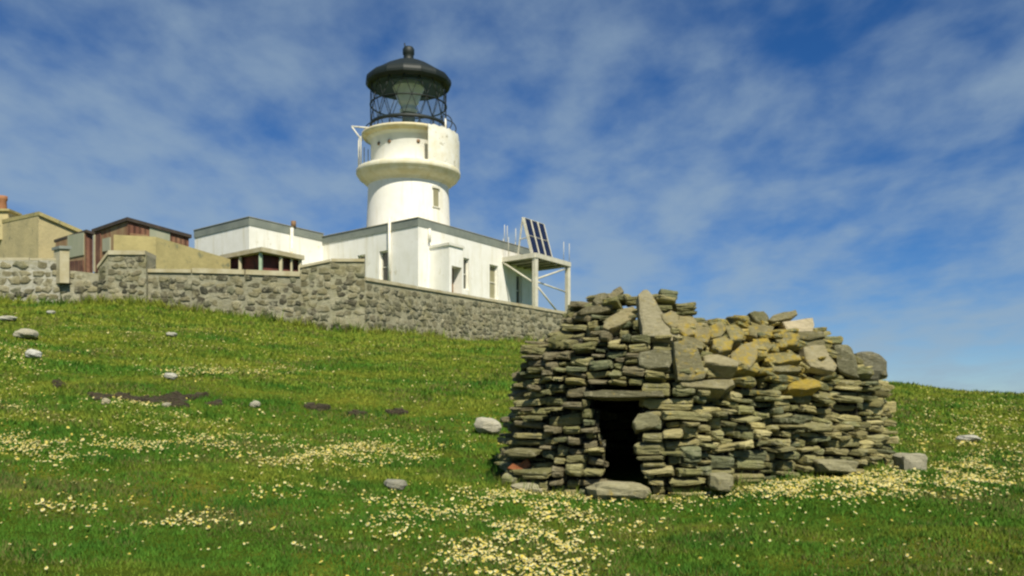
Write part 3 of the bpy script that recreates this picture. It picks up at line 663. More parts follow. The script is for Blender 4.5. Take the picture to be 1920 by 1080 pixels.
# doorway position along the ring
SS = np.linspace(0, PER, 1200, endpoint=False)
def s_of(u, h, lo=0, hi=6.0):
    c_ = [s for s in SS if lo <= s <= hi]; d_ = [abs(proj(*hut(s, h))[0]-u) for s in c_]; return c_[int(np.argmin(d_))]
S_FRONT = [s for s in SS if proj(*hut(s, .5))[0] > 0]
def door_lim(h):
    ul = np.interp(h, [0, .25, .6, 1.0], [1134, 1130, 1114, 1098]); ur = np.interp(h, [0, .2, .5, .75, 1.0], [1216, 1192, 1184, 1186, 1202])
    return s_of(ul, h), s_of(ur, h)
DH = np.linspace(0, 1.0, 9); DLM = np.array([door_lim(h) for h in DH])
def door(h): return np.interp(h, DH, DLM[:, 0]), np.interp(h, DH, DLM[:, 1])

def slab_stone(mb, c, ax, oy, L_, D_, T_, r_, colr, lich=0.0, tilt=0.0, roll=0.0, rnd=.5, front=None):
    """irregular flat stone: bevelled plan outline through five levels, centre c, long axis ax, outward oy"""
    up = np.array([0, 0, 1.0]); a = ax*math.cos(tilt)+up*math.sin(tilt); u_ = np.cross(oy, ax); u_ = np.array([0, 0, 1.0]) if abs(u_[2]) < .1 else u_*np.sign(u_[2])
    uu = u_*math.cos(tilt)-ax*math.sin(tilt)
    oo = oy*math.cos(roll)+uu*math.sin(roll); uu = uu*math.cos(roll)-oy*math.sin(roll)
    k = 12; e_ = r_.uniform(.30, .55)*rnd*2; ph = r_.random()*6
    rad = [1+r_.uniform(-.20, .10) for _ in range(k)]; wob = [r_.uniform(-.17, .17) for _ in range(k)]
    ta = r_.uniform(-.25, .25)                                      # one end thicker
    lv = [(-.5, .78), (-.42, .93), (-.15, 1.0), (.08, .96), (.12, 1.0), (.40, .95), (.5, .80)]
    vv = []
    for li, (hz, sc) in enumerate(lv):
        for j in range(k):
            t_ = 2*math.pi*j/k+.13; x = math.copysign(abs(math.cos(t_))**e_, math.cos(t_)); y = math.copysign(abs(math.sin(t_))**e_, math.sin(t_))
            rr = rad[j]*(1+r_.uniform(-.06, .06)); scx = sc+(1-sc)*.45
            px_, py_ = x*L_/2*scx*rr, y*D_/2*sc*rr; z_ = (hz+wob[j]*(.6 if abs(hz) > .3 else .2))*T_*(1+ta*x)
            vv.append(c+a*px_+oo*py_+uu*z_)
    nl = len(lv); ff = [(l*k+j, l*k+(j+1) % k, (l+1)*k+(j+1) % k, (l+1)*k+j) for l in range(nl-1) for j in range(k)]
    ff += [tuple(range(k))[::-1], tuple((nl-1)*k+j for j in range(k))]
    mb.add(vv, ff, (*colr, lich))
def stone_col(r_, lo=.72, hi=1.28):
    base = r_.choice([(.34, .315, .165), (.41, .37, .19), (.27, .27, .15), (.50, .44, .23), (.37, .345, .19), (.29, .28, .14), (.54, .48, .27), (.22, .235, .15)])
    s_ = r_.uniform(lo, hi); return (base[0]*s_*1.04, base[1]*s_*1.04, base[2]*s_*.90)

hutE = thing('stone_hut', (HC[0], HC[1], HB), 'low corbelled dry-stone hut with a narrow dark doorway, its roof partly fallen in', 'hut')
r_ = random.Random(11)
# skyline packing of flat stones round the ring
DS = .02; NC = int(PER/DS); hgt = np.full(NC, -.14)
for i in range(NC):
    p = hut((i+.5)*DS, 0); hgt[i] = T(p[0], p[1])-HB-.10+r_.uniform(0, .0)
sb0, sb1 = door(.1); i0, i1 = int(sb0/DS), int(sb1/DS); LINT = 1.0
hgt[i0:i1] = 9
def toph(s):
    p = ringp(s); u = proj(p[0], p[1], 1)[0]
    if p[1] > 11.0: return 1.75
    return float(np.interp(u, [940, 1000, 1060, 1120, 1200, 1240, 1270, 1330, 1400, 1480, 1560, 1620, 1700], [1.90, 1.98, 2.02, 2.02, 1.97, 1.88, 1.72, 1.64, 1.66, 1.72, 1.70, 1.58, 1.22]))
stones = []; opened = False; guard = 0
TH = np.array([toph((i+.5)*DS) for i in range(NC)])
while guard < 6000:
    guard += 1
    act = np.where(hgt < TH-.03, hgt, 99); i = int(np.argmin(act)); h = act[i]
    if not opened and h > .98-.12 and h < 90:
        pass
    if h > 90:
        if opened: break
    if not opened and (h > .99 or h > 90):
        l0, l1 = door(1.0); a0 = int((l0-.04)/DS); a1 = int((l1+.04)/DS); hgt[a0:a1] = np.maximum(np.where(hgt[a0:a1] > 5, 0, hgt[a0:a1]), LINT); opened = True; continue
    if h > 90: break
    tol = .014; a = i
    while hgt[(a-1) % NC] <= h+tol and i-a < 40 and hgt[(a-1) % NC] > h-.05: a -= 1
    b_ = i
    while hgt[(b_+1) % NC] <= h+tol and b_-a < 60 and hgt[(b_+1) % NC] > h-.05: b_ += 1
    run = (b_-a+1)*DS
    p = ringp(i*DS); back = p[1] > 11.3
    side = p[0] > 2.3 and not back
    Lw = r_.choice([.14, .2, .26, .34, .45, .60]) if not back else r_.choice([.3, .5, .6])
    if side and h > .9: Lw = r_.choice([.16, .25, .35, .42])
    Lw = min(Lw, run); 
    if run-Lw < .10: Lw = run
    cells = max(1, int(round(Lw/DS)))
    st = a if r_.random() < .5 else b_-cells+1
    Tk = min(.17, max(.04, r_.choice([.05, .06, .075, .09, .11, .14])*(1 if Lw > .2 else .85)))
    if Lw < .10: Tk = min(Tk, .06)
    if back: Tk = .13
    s0 = st*DS; s1 = (st+cells)*DS
    top = max(hgt[(st+np.arange(cells)) % NC])
    for j in range(st, st+cells): hgt[j % NC] = top+Tk*r_.uniform(.97, 1.0)
    stones.append((s0, s1, top, Tk, back, side))
items = []
for s0, s1, h, Tk, back, side in stones:
    hm = h+Tk/2
    if h < LINT-.02:                                              # jambs follow the leaning doorway sides
        d0, d1 = door(max(0, min(hm, 1.0)))
        if s0 < d0 < s1+.10 and s1 < (sb0+sb1)/2+.02: s1 = d0+r_.uniform(-.03, .01)
        if s1 > d1 > s0-.10 and s0 > (sb0+sb1)/2-.02: s0 = d1-r_.uniform(-.03, .01)
        if s1-s0 < .04: continue
    sm = (s0+s1)/2; ps = ringp(sm); k_ = kk(ps, hm); Lw = (s1-s0)*(.25+.75*k_)
    ax, oy = hframe(sm, hm); D_ = r_.uniform(.26, .40); proud = r_.uniform(-.11, .10)
    c = hut(sm, hm)-oy*(D_/2-.03-proud)
    u, v_ = proj(*c)
    li = 0.0
    if side: li = float(np.clip((h-.75)/.35, 0, 1))*float(np.interp(u, [1290, 1340, 1520, 1580], [.3, 1, .9, .25]))
    elif h > 1.5 and not back: li = .15
    col_ = stone_col(r_)
    if u < 1270 and not back: col_ = tuple(x*.9 for x in col_)  # shade of the doorway face put into its stone colour
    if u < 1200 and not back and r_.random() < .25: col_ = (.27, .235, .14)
    big_ = h > 1.05 and side
    items.append((Lw*Tk if not back else 0, dict(c=c, ax=ax, oy=oy, L_=Lw*r_.uniform(.84, 1.06), D_=D_, T_=Tk*r_.uniform(.56, .92), colr=col_, lich=li, tilt=r_.gauss(0, .06 if not big_ else .16), roll=r_.gauss(-.04, .10 if not big_ else .25), rnd=r_.uniform(.3, .7))))
items.sort(key=lambda t_: -t_[0])
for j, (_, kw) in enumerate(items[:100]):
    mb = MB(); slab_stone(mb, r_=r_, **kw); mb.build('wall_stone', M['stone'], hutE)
mb = MB()
for _, kw in items[100:]: slab_stone(mb, r_=r_, **kw)
tag(mb.build('rubble', M['stone'], hutE), kind='stuff')
print('stones', len(items))
# inner packing that keeps the daylight out, with a short passage behind the doorway
cm = MB(); hs2 = np.linspace(-.2, 1.72, 25); ss2 = np.linspace(0, PER, 141)[:-1]
def inside_door(s, h): d0, d1 = door(max(0, min(h, 1))); return h < 1.0 and d0-.05 < s < d1+.05
V_ = []; 
for h in hs2:
    for s in ss2:
        p = hut(s, h, -.15); V_.append(p)
ks = len(ss2); ff = []
for a in range(len(hs2)-1):
    for b_ in range(ks):
        sm = ss2[b_]+PER/ks/2; hm = (hs2[a]+hs2[a+1])/2
        if inside_door(sm, hm): continue
        ff.append((a*ks+b_, a*ks+(b_+1) % ks, (a+1)*ks+(b_+1) % ks, (a+1)*ks+b_))
ff.append(tuple((len(hs2)-1)*ks+b_ for b_ in range(ks)))
cm.add(V_, ff, (.02, .018, .013, 0))  # near-black colour paints the shade in the gaps between stones
for sg in (0, 1):                                                    # passage sides, doorway shade painted in as near-black colour
    VV = []
    hh = np.linspace(-.1, 1.0, 9)
    for h in hh:
        s = door(max(0, h))[sg]+(.0 if sg else 0); p = hut(s, h, -.10); ax, oy = hframe(s, h)
        sd_ = 1 if sg else -1; p = p+ax*sd_*.05; VV += [p, p-oy*.75+ax*sd_*.22]
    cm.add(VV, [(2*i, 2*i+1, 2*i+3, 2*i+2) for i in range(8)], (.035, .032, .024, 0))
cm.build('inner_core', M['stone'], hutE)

def surf_px(u, v):
    """point of the hut's outer face on the sight line of a pixel of the photograph"""
    best = None
    for s in np.arange(0, 5.9, .03):
        for h in np.arange(-.1, 2.1, .04):
            p = hut(s, h); uu, vv = proj(*p); d_ = (uu-u)**2+(vv-v)**2+ (0 if p[1] < 11.2 else 1e6)
            if best is None or d_ < best[0]: best = (d_, s, h, p)
    return best[1:]
def slab_poly(name, poly, thick, colr, lich=0, proud=.08, nrm=None, parent=hutE, yoff=0, label=None, mat='stone', Yset=None, rough=.012, asthing=None):
    """a slab whose front outline follows the stone's own; real thickness behind it"""
    rr = random.Random(hash(tuple(poly[0])) % 999); cu = sum(p[0] for p in poly)/len(poly); cv = sum(p[1] for p in poly)/len(poly)
    if Yset is None: s, h, p0 = surf_px(cu, cv); ax, oy = hframe(s, h); p0 = p0+oy*proud
    else: p0 = P(cu, cv, Yset); oy = np.array([0, -1.0, 0])
    n_ = np.array(nrm if nrm is not None else (oy[0], oy[1], .25), float); n_ /= np.linalg.norm(n_)
    cen = np.array([0, 0, EYE]); pts = []
    dens = []
    for i, q in enumerate(poly):
        nx_ = poly[(i+1) % len(poly)]; dens.append(q); ln = math.hypot(nx_[0]-q[0], nx_[1]-q[1])
        for t_ in ([.5] if ln > 14 else []): dens.append((q[0]*(1-t_)+nx_[0]*t_+rr.uniform(-1.5, 1.5), q[1]*(1-t_)+nx_[1]*t_+rr.uniform(-1.2, 1.2)))
    for u, v in dens:
        d_ = P(u, v, 1.0)-cen; t_ = np.dot(p0-cen, n_)/np.dot(d_, n_); pts.append(cen+d_*t_)
    c_ = sum(pts)/len(pts); k = len(pts); VV = []
    for sc, of in ((.86, .010), (.97, .003), (1.0, -.012), (1.0, -thick*.8), (.9, -thick)):
        for p in pts: VV.append(c_+(p-c_)*(sc+rr.uniform(-.02, .01))+n_*(of+rr.uniform(-rough, rough)*.5))
    ff = [tuple(range(k))[::-1]]+[(l*k+j, l*k+(j+1) % k, (l+1)*k+(j+1) % k, (l+1)*k+j) for l in range(4) for j in range(k)]+[tuple(4*k+j for j in range(k))]
    colr = (colr[0]*1.12, colr[1]*1.06, colr[2]*.92)
    mb = MB(); mb.add(VV, ff, (*colr, lich))
    import bmesh
    if asthing:
        lo = min(p[2] for p in VV); ob = mb.build(name, M[mat], None, origin=(c_[0], c_[1], lo)); tag(ob, asthing[0], asthing[1], asthing[2] if len(asthing) > 2 else None)
    else: ob = mb.build(name, M[mat], parent)
    bm = bmesh.new(); bm.from_mesh(ob.data); bmesh.ops.recalc_face_normals(bm, faces=bm.faces); bm.to_mesh(ob.data); bm.free()
    return ob
PALE = (.40, .38, .28); MIDC = (.27, .26, .18); DK = (.24, .23, .14)
slab_poly('lintel', [(1093, 734), (1130, 731), (1200, 733), (1243, 732), (1245, 743), (1190, 745), (1120, 745), (1094, 743)], .35, (.22, .215, .15), 0, .07, nrm=(-.2, -1, .1))
slab_poly('leaning_slab', [(1197, 552), (1205, 543), (1213, 541), (1222, 552), (1235, 575), (1248, 596), (1266, 618), (1284, 638), (1262, 642), (1225, 632), (1204, 628), (1201, 600), (1198, 575)], .13, PALE, .12, .10, nrm=(.1, -1, .55))
slab_poly('upright_slab', [(1262, 640), (1282, 637), (1302, 640), (1312, 665), (1325, 700), (1320, 710), (1296, 714), (1271, 713), (1266, 680)], .12, (.27, .26, .17), .55, .09, nrm=(.1, -1, .2))
slab_poly('tilted_stone', [(1130, 615), (1134, 600), (1150, 590), (1170, 578), (1188, 574), (1194, 582), (1193, 596), (1176, 604), (1155, 614), (1140, 619)], .20, (.38, .345, .22), 0, .09, nrm=(0, -1, .5))
slab_poly('long_slab', [(1274, 717), (1300, 714), (1340, 711), (1376, 711), (1378, 722), (1360, 731), (1320, 728), (1278, 725)], .3, (.33, .31, .20), .1, .07, nrm=(.1, -1, .5))
slab_poly('corner_stone', [(1199, 660), (1225, 655), (1262, 657), (1266, 672), (1255, 690), (1215, 692), (1198, 685), (1196, 670)], .25, (.24, .24, .17), 0, .06, nrm=(0, -1, .2))
slab_poly('jamb_stone', [(1186, 792), (1196, 776), (1216, 772), (1236, 780), (1238, 798), (1212, 804), (1192, 806)], .3, (.29, .29, .19), 0, .0, nrm=(-.1, -1, .2))
slab_poly('lichened_stone', [(1478, 722), (1492, 714), (1515, 710), (1537, 715), (1540, 726), (1512, 731), (1480, 730)], .25, (.40, .31, .08), 1.0, .08, nrm=(.3, -1, .6))
slab_poly('pale_slab', [(1508, 650), (1528, 646), (1546, 646), (1556, 668), (1570, 686), (1566, 697), (1540, 692), (1520, 688), (1511, 672)], .14, (.42, .39, .27), .2, .10, nrm=(.3, -1, .5))
slab_poly('roof_slab', [(1370, 664), (1388, 648), (1412, 640), (1424, 646), (1420, 672), (1406, 690), (1392, 684), (1374, 682)], .14, (.36, .33, .2), .9, .10, nrm=(.2, -1, .7))
for poly_, c_, l_ in (([(1238, 590), (1258, 582), (1276, 588), (1280, 612), (1262, 616), (1246, 604)], (.36, .33, .21), .6), ([(1272, 592), (1296, 590), (1306, 604), (1304, 628), (1284, 632), (1270, 616)], (.38, .34, .20), .8),
    ([(1300, 604), (1326, 606), (1334, 622), (1328, 644), (1304, 640), (1298, 622)], (.34, .31, .19), .9), ([(1280, 630), (1304, 634), (1322, 646), (1318, 656), (1296, 650), (1278, 640)], (.30, .28, .17), .5),
    ([(1330, 612), (1352, 603), (1362, 618), (1352, 632), (1334, 634)], (.33, .31, .19), 1.0), ([(1336, 636), (1358, 630), (1376, 640), (1372, 656), (1350, 660), (1336, 652)], (.31, .29, .17), 1.0), ([(1358, 612), (1380, 608), (1398, 622), (1392, 638), (1370, 640)], (.27, .26, .15), .7)):
    slab_poly('roof_slab', poly_, .15, c_, l_, random.uniform(.05, .13), nrm=(random.uniform(0, .4), -1, random.uniform(.3, .9)))
for poly_, c_, l_ in (([(1404, 614), (1430, 608), (1452, 612), (1448, 630), (1420, 634), (1406, 628)], (.30, .28, .17), .6), ([(1450, 626), (1478, 620), (1500, 628), (1496, 648), (1466, 650), (1450, 642)], (.26, .25, .15), .8), ([(1410, 636), (1440, 634), (1450, 650), (1438, 662), (1416, 656)], (.30, .28, .16), .9),
    ([(1430, 664), (1470, 660), (1500, 666), (1504, 676), (1462, 682), (1432, 678)], (.30, .28, .15), .8), ([(1440, 686), (1480, 684), (1506, 688), (1500, 696), (1462, 698), (1440, 695)], (.28, .27, .17), .4)):
    slab_poly('roof_slab', poly_, .15, c_, l_, random.uniform(.03, .09), nrm=(random.uniform(0, .4), -1, random.uniform(.3, .8)))
slab_poly('roof_slab', [(1318, 668), (1344, 664), (1386, 678), (1384, 688), (1350, 686), (1322, 680)], .2, (.42, .39, .27), .2, .10, nrm=(.2, -1, .8))
slab_poly('top_stone', [(1110, 566), (1118, 552), (1134, 548), (1146, 554), (1140, 566), (1120, 572)], .2, (.24, .23, .16), .1, .03, nrm=(-.2, -1, .3))
slab_poly('top_stone', [(1138, 556), (1150, 544), (1164, 536), (1170, 546), (1160, 556), (1146, 562)], .2, (.28, .26, .18), .1, .04, nrm=(0, -1, .3))
slab_poly('top_stone', [(1082, 586), (1100, 574), (1130, 570), (1152, 572), (1146, 582), (1118, 588), (1090, 590)], .25, (.20, .19, .13), 0, .05, nrm=(0, -1, .2))
slab_poly('top_stone', [(1226, 556), (1240, 552), (1250, 562), (1258, 574), (1244, 582), (1232, 572)], .2, (.22, .21, .12), .3, -.25, nrm=(0, -1, .2))
slab_poly('rust_coloured_stone', [(951, 878), (960, 870), (978, 868), (990, 860), (994, 870), (988, 880), (966, 882)], .2, (.36, .14, .07), 0, .03, nrm=(-.2, -1, .3), mat='stonepale')

def boulder(name, u, v, w_px, h_px, Yset=None, colr=PALE, parent=None, lich=0, sq=.7, label=None, cat='rock', group=None, mat='stone', seed=0, depth=None, sink=.25, lean=0):
    rr = np.random.default_rng(seed+int(u)); 
    if parent is not None: s, h, p0 = surf_px(u, v); Yc = p0[1] if Yset is None else Yset; c = P(u, v, Yc)
    else:
        gx, gy, gz = ground_px(u, v+h_px*.5) if Yset is None else (*P(u, v, Yset)[:2], 0); Yc = gy+.0
        c = P(u, v, Yc)
    a = w_px/2/F*Yc; b_ = h_px/2/F*Yc; d_ = depth if depth else a*.8
    vv = []; nu_, nv_ = 14, 9; ph = rr.uniform(0, 6, 6)
    for j in range(nv_+1):
        th = math.pi*j/nv_
        for i in range(nu_):
            f_ = 2*math.pi*i/nu_; x = math.sin(th)*math.cos(f_); y = math.sin(th)*math.sin(f_); z = math.cos(th)
            g_ = lambda t_: math.copysign(abs(t_)**sq, t_)
            k = 1+.09*math.sin(3*x+ph[0]+2*z)+.07*math.sin(5*y+ph[1]-3*x)+.05*math.sin(7*z+ph[2]+4*x)
            vv.append((c[0]+g_(x)*a*k+lean*z*b_, c[1]+g_(y)*d_*k, c[2]+g_(z)*b_*k))
    ff = [(j*nu_+i, (j+1)*nu_+i, (j+1)*nu_+(i+1) % nu_, j*nu_+(i+1) % nu_) for j in range(nv_) for i in range(nu_)]
    mb = MB(); mb.add(vv, ff, (*colr, lich))
    if parent is not None: return mb.build(name, M[mat], parent)
    ob = mb.build(name, M[mat], None, origin=(c[0], c[1], c[2]-b_)); tag(ob, label, cat, group); return ob
boulder('shoulder_boulder', 1582, 678, 48, 62, colr=DK, parent=hutE, lich=.1, sq=.6, lean=-.25)
boulder('shoulder_boulder', 1625, 688, 66, 52, colr=(.24, .23, .16), parent=hutE, lich=.15, sq=.65, lean=-.35)
boulder('threshold_stone', 1158, 920, 124, 34, Yset=9.1, colr=(.50, .46, .28), parent=hutE, sq=.75, depth=.25)
boulder('foundation_stone', 990, 918, 84, 26, Yset=9.5, colr=(.50, .46, .30), parent=hutE, sq=.7, depth=.2)
boulder('foundation_stone', 1350, 903, 44, 34, Yset=8.98, colr=(.42, .39, .23), parent=hutE, sq=.6, depth=.15)
boulder('foundation_stone', 1565, 873, 76, 24, Yset=9.75, colr=(.42, .39, .23), parent=hutE, sq=.5, depth=.15)
YL = 10.15
for nm, poly, colr, lab, th in (
    ('loose_stone', [(1404, 587), (1414, 583), (1432, 583), (1442, 596), (1440, 606), (1424, 608), (1412, 598)], (.20, .20, .12), 'dark stone tipped on edge on top of the hut, left of a small gap', .22),
    ('loose_stone', [(1440, 600), (1450, 591), (1470, 585), (1492, 581), (1496, 590), (1484, 597), (1450, 604)], (.30, .28, .18), 'flat tilted stone resting highest on the right half of the hut roof', .24),
    ('loose_stone', [(1467, 603), (1495, 600), (1524, 596), (1527, 610), (1524, 623), (1496, 624), (1476, 626)], (.58, .52, .40), 'pale cream square block standing on top of the hut', .2)):
    slab_poly(nm, poly, th, colr, .15 if colr[0] < .4 else 0, nrm=(.1, -1, .25), Yset=YL, asthing=(lab, 'stone', 'loose stones on top of the hut'), mat='stone' if colr[0] < .4 else 'stonepale')
for poly in ([(1412, 606), (1430, 604), (1442, 608), (1440, 622), (1416, 624)], [(1436, 621), (1470, 619), (1500, 621), (1498, 634), (1440, 636)], [(1480, 624), (1520, 620), (1546, 622), (1548, 632), (1520, 637), (1484, 636)], [(1500, 636), (1530, 634), (1548, 638), (1546, 648), (1506, 650)], [(1350, 602), (1372, 598), (1396, 606), (1410, 614), (1400, 626), (1362, 622)]):
    slab_poly('cap_stone', poly, .4, random.choice(((.26, .25, .16), (.22, .21, .13))), .35, nrm=(.1, -1, .3), Yset=YL+random.uniform(-.03, .03))

# ------------------------------------------------------------------ field rocks and bare peat
grp = 'stones lying in the grass'
rocks = [(915, 791, 56, 26, 'large pale stone lying in the grass left of the hut', (.52, .49, .38)), (742, 903, 44, 16, 'grey flat stone low in the grass among flowers, below the large pale stone', (.34, .33, .26)),
         (320, 702, 26, 10, 'small white stone in the slope above the bare peat', (.55, .53, .45)), (48, 622, 40, 14, 'cream stone near the left edge, below the far left wall', (.46, .43, .32)),
         (62, 660, 30, 13, 'white stone on the slope by the left edge, lower of the upper-left stones', (.60, .60, .54)), (12, 595, 36, 8, 'thin pale stone at the very left edge, just below the wall', (.52, .50, .42)),
         (198, 750, 16, 10, 'small cream stone set in the longest peat strip', (.46, .42, .28)), (478, 755, 18, 10, 'little pale stone right of the longest peat strip', (.46, .44, .34)), (322, 625, 20, 7, 'small flat stone on the upper slope below the yard wall', (.42, .41, .34)),
         (312, 757, 16, 7, 'tiny pale stone at the foot of the longest peat strip', (.44, .41, .3)), (1816, 819, 44, 10, 'flat pale stone in the grass at right, beyond the hut', (.52, .50, .42)), (96, 584, 16, 6, 'small grey stone close under the far left wall', (.4, .4, .34))]
for u, v, w_, h_, lab, c_ in rocks: boulder('field_stone', u, v+h_*.30, w_, h_*1.25, sq=.9, colr=c_, label=lab, group=grp, mat='stonepale', seed=3)
boulder('boulder', 1708, 876, 58, 56, Yset=10.3, colr=(.40, .375, .27), label='rounded grey boulder on the ground against the right end of the hut', cat='rock', mat='stonepale', sq=.62, depth=.16)
sm = MB(); rr = random.Random(5)
for (ua, va, ub, vb, wv, nn_) in ((165, 744, 200, 748, 7, 10), (215, 745, 262, 752, 8, 16), (262, 755, 350, 752, 12, 34), (290, 748, 378, 745, 6, 18), (318, 758, 350, 766, 7, 10), (392, 760, 416, 758, 5, 6), (575, 765, 610, 768, 8, 12), (662, 779, 680, 780, 6, 5), (728, 776, 760, 776, 6, 7), (105, 722, 122, 724, 5, 4)):
    for k in range(int(nn_*2.0)):
        t_ = rr.random(); wv2 = wv*.75; u = ua+(ub-ua)*t_+rr.uniform(-3, 3); v = va+(vb-va)*t_+2.2*math.sin(t_*9+ua)+rr.uniform(-wv2/2, wv2/2); gx, gy, gz = ground_px(u, v)
        slab_stone(sm, np.array([gx, gy, gz+.01]), np.array([math.cos(k), math.sin(k), 0]), np.array([math.sin(k), -math.cos(k), 0]), rr.uniform(.07, .22), rr.uniform(.06, .18), rr.uniform(.03, .09), rr, (1, 1, 1), 0, rr.uniform(-.2, .2), rr.uniform(-.2, .2))
tag(sm.build('bare_soil', M['soil']), kind='structure')

# ------------------------------------------------------------------ turf blades and flowers
hutpoly = ring
def in_hut(x, y):
    ins = np.zeros(len(x), bool); j = len(hutpoly)-1; hp = HC+(hutpoly-HC)*1.0
    for i in range(0, len(hp), 6):
        k = (i+6) % len(hp); xi, yi = hp[i]; xk, yk = hp[k]
        ins ^= ((yi > y) != (yk > y)) & (x < (xk-xi)*(y-yi)/(yk-yi+1e-12)+xi)
    return ins
def quick_mesh(name, V, Fc, C_, mat, n_side):
    me = bpy.data.meshes.new(name); me.vertices.add(len(V)); me.vertices.foreach_set('co', V.astype(np.float32).ravel())
    me.loops.add(Fc.size); me.loops.foreach_set('vertex_index', Fc.ravel().astype(np.int32)); me.polygons.add(len(Fc))
    me.polygons.foreach_set('loop_start', (np.arange(len(Fc))*n_side).astype(np.int32)); me.polygons.foreach_set('loop_total', np.full(len(Fc), n_side, np.int32))
    at = me.color_attributes.new('Col', 'FLOAT_COLOR', 'POINT'); at.data.foreach_set('color', C_.astype(np.float32).ravel()); me.materials.append(mat); me.update()
    o = bpy.data.objects.new(name, me); col.objects.link(o); return o
def vnoise(x, y, sc, seed):
    r = np.random.default_rng(seed); z = np.zeros_like(x)
    for i in range(7):
        a = r.uniform(0, 6.28); f_ = (1.6**i)/sc; z += np.sin((x*math.cos(a)+y*math.sin(a))*f_+r.uniform(0, 6))*np.sin((x*math.sin(a)-y*math.cos(a))*f_*1.3+r.uniform(0, 6))/(1.25**i)
    return z/2.2
mt, t, b = new_mat('grass_blades'); g = G(t); at_ = g.n('ShaderNodeAttribute'); at_.attribute_name = 'Col'; g.link(at_.outputs['Color'], b.inputs['Base Color']); b.inputs['Roughness'].default_value = .8
b.inputs['Specular IOR Level'].default_value = .1
M['grass'] = mt
XB = []; 
for y0, y1, dens, hh, ww in ((3.5, 6, 1600, .028, .0050), (6, 8, 4400, .030, .0052), (8, 11, 3000, .034, .0065), (11, 16, 1200, .042, .010), (16, 24, 420, .05, .016), (24, 31, 200, .06, .024), (31, 46, 60, .08, .03)):
    xm = .66*y1+1.5; n = int(dens*(y1-y0)*2*xm); x = rng.uniform(-xm, xm, n); y = rng.uniform(y0, y1, n)
    ok = np.abs(x) < .62*y+1.5
    if y0 >= 24: ok &= ~((y > 30.5+.0*x) & (x < (y-30)*.66-4.5))
    if y0 >= 24: ok &= ~((y > 28.9) & (x < -4.6))
    ok &= ~in_hut(x, y); x = x[ok]; y = y[ok]
    XB.append((x, y, np.full(len(x), hh), np.full(len(x), ww)))
for (ax_, ay_, bx_, by_, n_) in [(*P(ua, 0, ya)[:2], *P(ub, 0, yb)[:2], nn_) for ua, ya, ub, yb, nn_ in ((-60, 29, 112, 29.2, 1100), (112, 29.2, 275, 29.2, 1200), (275, 29.4, 564, 29.55, 2000), (564, 29.6, 684, 29.9, 1000), (684, 30, 860, 34.6, 1400), (860, 34.6, 1085, 41.8, 1300))]:
    t_ = rng.random(n_); nrm_ = np.array([by_-ay_, -(bx_-ax_)]); nrm_ /= np.linalg.norm(nrm_); o_ = np.abs(rng.normal(0, .16, n_))+.03
    XB.append((ax_+(bx_-ax_)*t_+nrm_[0]*o_, ay_+(by_-ay_)*t_+nrm_[1]*o_, rng.choice([.08, .12, .2, .26], n_), np.full(n_, .018)))
_k = rng.integers(0, len(ring), 5200); _e = ring[_k]-HC; _o = 1+np.abs(rng.normal(0, .05, 5200))/1.0+.02
_q = HC+_e*_o[:, None]; XB.append((_q[:, 0], _q[:, 1], rng.choice([.04, .07, .1], 5200), np.full(5200, .006)))
x = np.concatenate([a[0] for a in XB]); y = np.concatenate([a[1] for a in XB]); hh = np.concatenate([a[2] for a in XB]); ww = np.concatenate([a[3] for a in XB])
z = terr(x, y); n = len(x); pn = vnoise(x, y, .55, 3); pn2 = vnoise(x, y*2.2, 1.8, 4); pn3 = vnoise(x, y, .16, 9)
H_ = hh*rng.uniform(.5, 1.35, n)*np.clip(1+.7*pn3+.5*pn, .35, 2.6); W_ = ww*rng.uniform(.7, 1.4, n); a = rng.uniform(0, 6.283, n); le = rng.uniform(.2, .9, n)*H_; la_ = rng.uniform(0, 6.283, n)
V = np.empty((n, 3, 3)); V[:, 0] = np.c_[x-np.cos(a)*W_, y-np.sin(a)*W_, z-.008]; V[:, 1] = np.c_[x+np.cos(a)*W_, y+np.sin(a)*W_, z-.008]; V[:, 2] = np.c_[x+np.cos(la_)*le, y+np.sin(la_)*le, z+H_]
base = np.array([.068, .158, .016]); yel = np.array([.26, .265, .034]); dk = np.array([.036, .115, .014]); br_ = np.array([.145, .125, .045])
cc = base[None]*np.ones((n, 1)); 
k = np.clip(pn2*1.0+.12+(y-11)*.055, 0, .85)[:, None]*rng.uniform(.5, 1, (n, 1)); cc = cc*(1-k)+yel*k
k = np.clip(pn*1.1-.1, 0, .75)[:, None]; cc = cc*(1-k)+dk*k
k = (rng.random(n) < np.clip(.10+vnoise(x, y*1.5, 1.1, 8)*.75+(9-np.minimum(y, 12))*.03, 0, .75))[:, None]*.75; cc = cc*(1-k)+br_*k
cc = cc*rng.uniform(.8, 1.18, (n, 1)); C_ = np.repeat(np.c_[cc, np.ones(n)], 3, 0)
go = quick_mesh('grass', V.reshape(-1, 3), np.arange(3*n).reshape(-1, 3), C_, M['grass'], 3); tag(go, 'short green turf covering the slope', 'grass', kind='stuff')
print('blades', n)

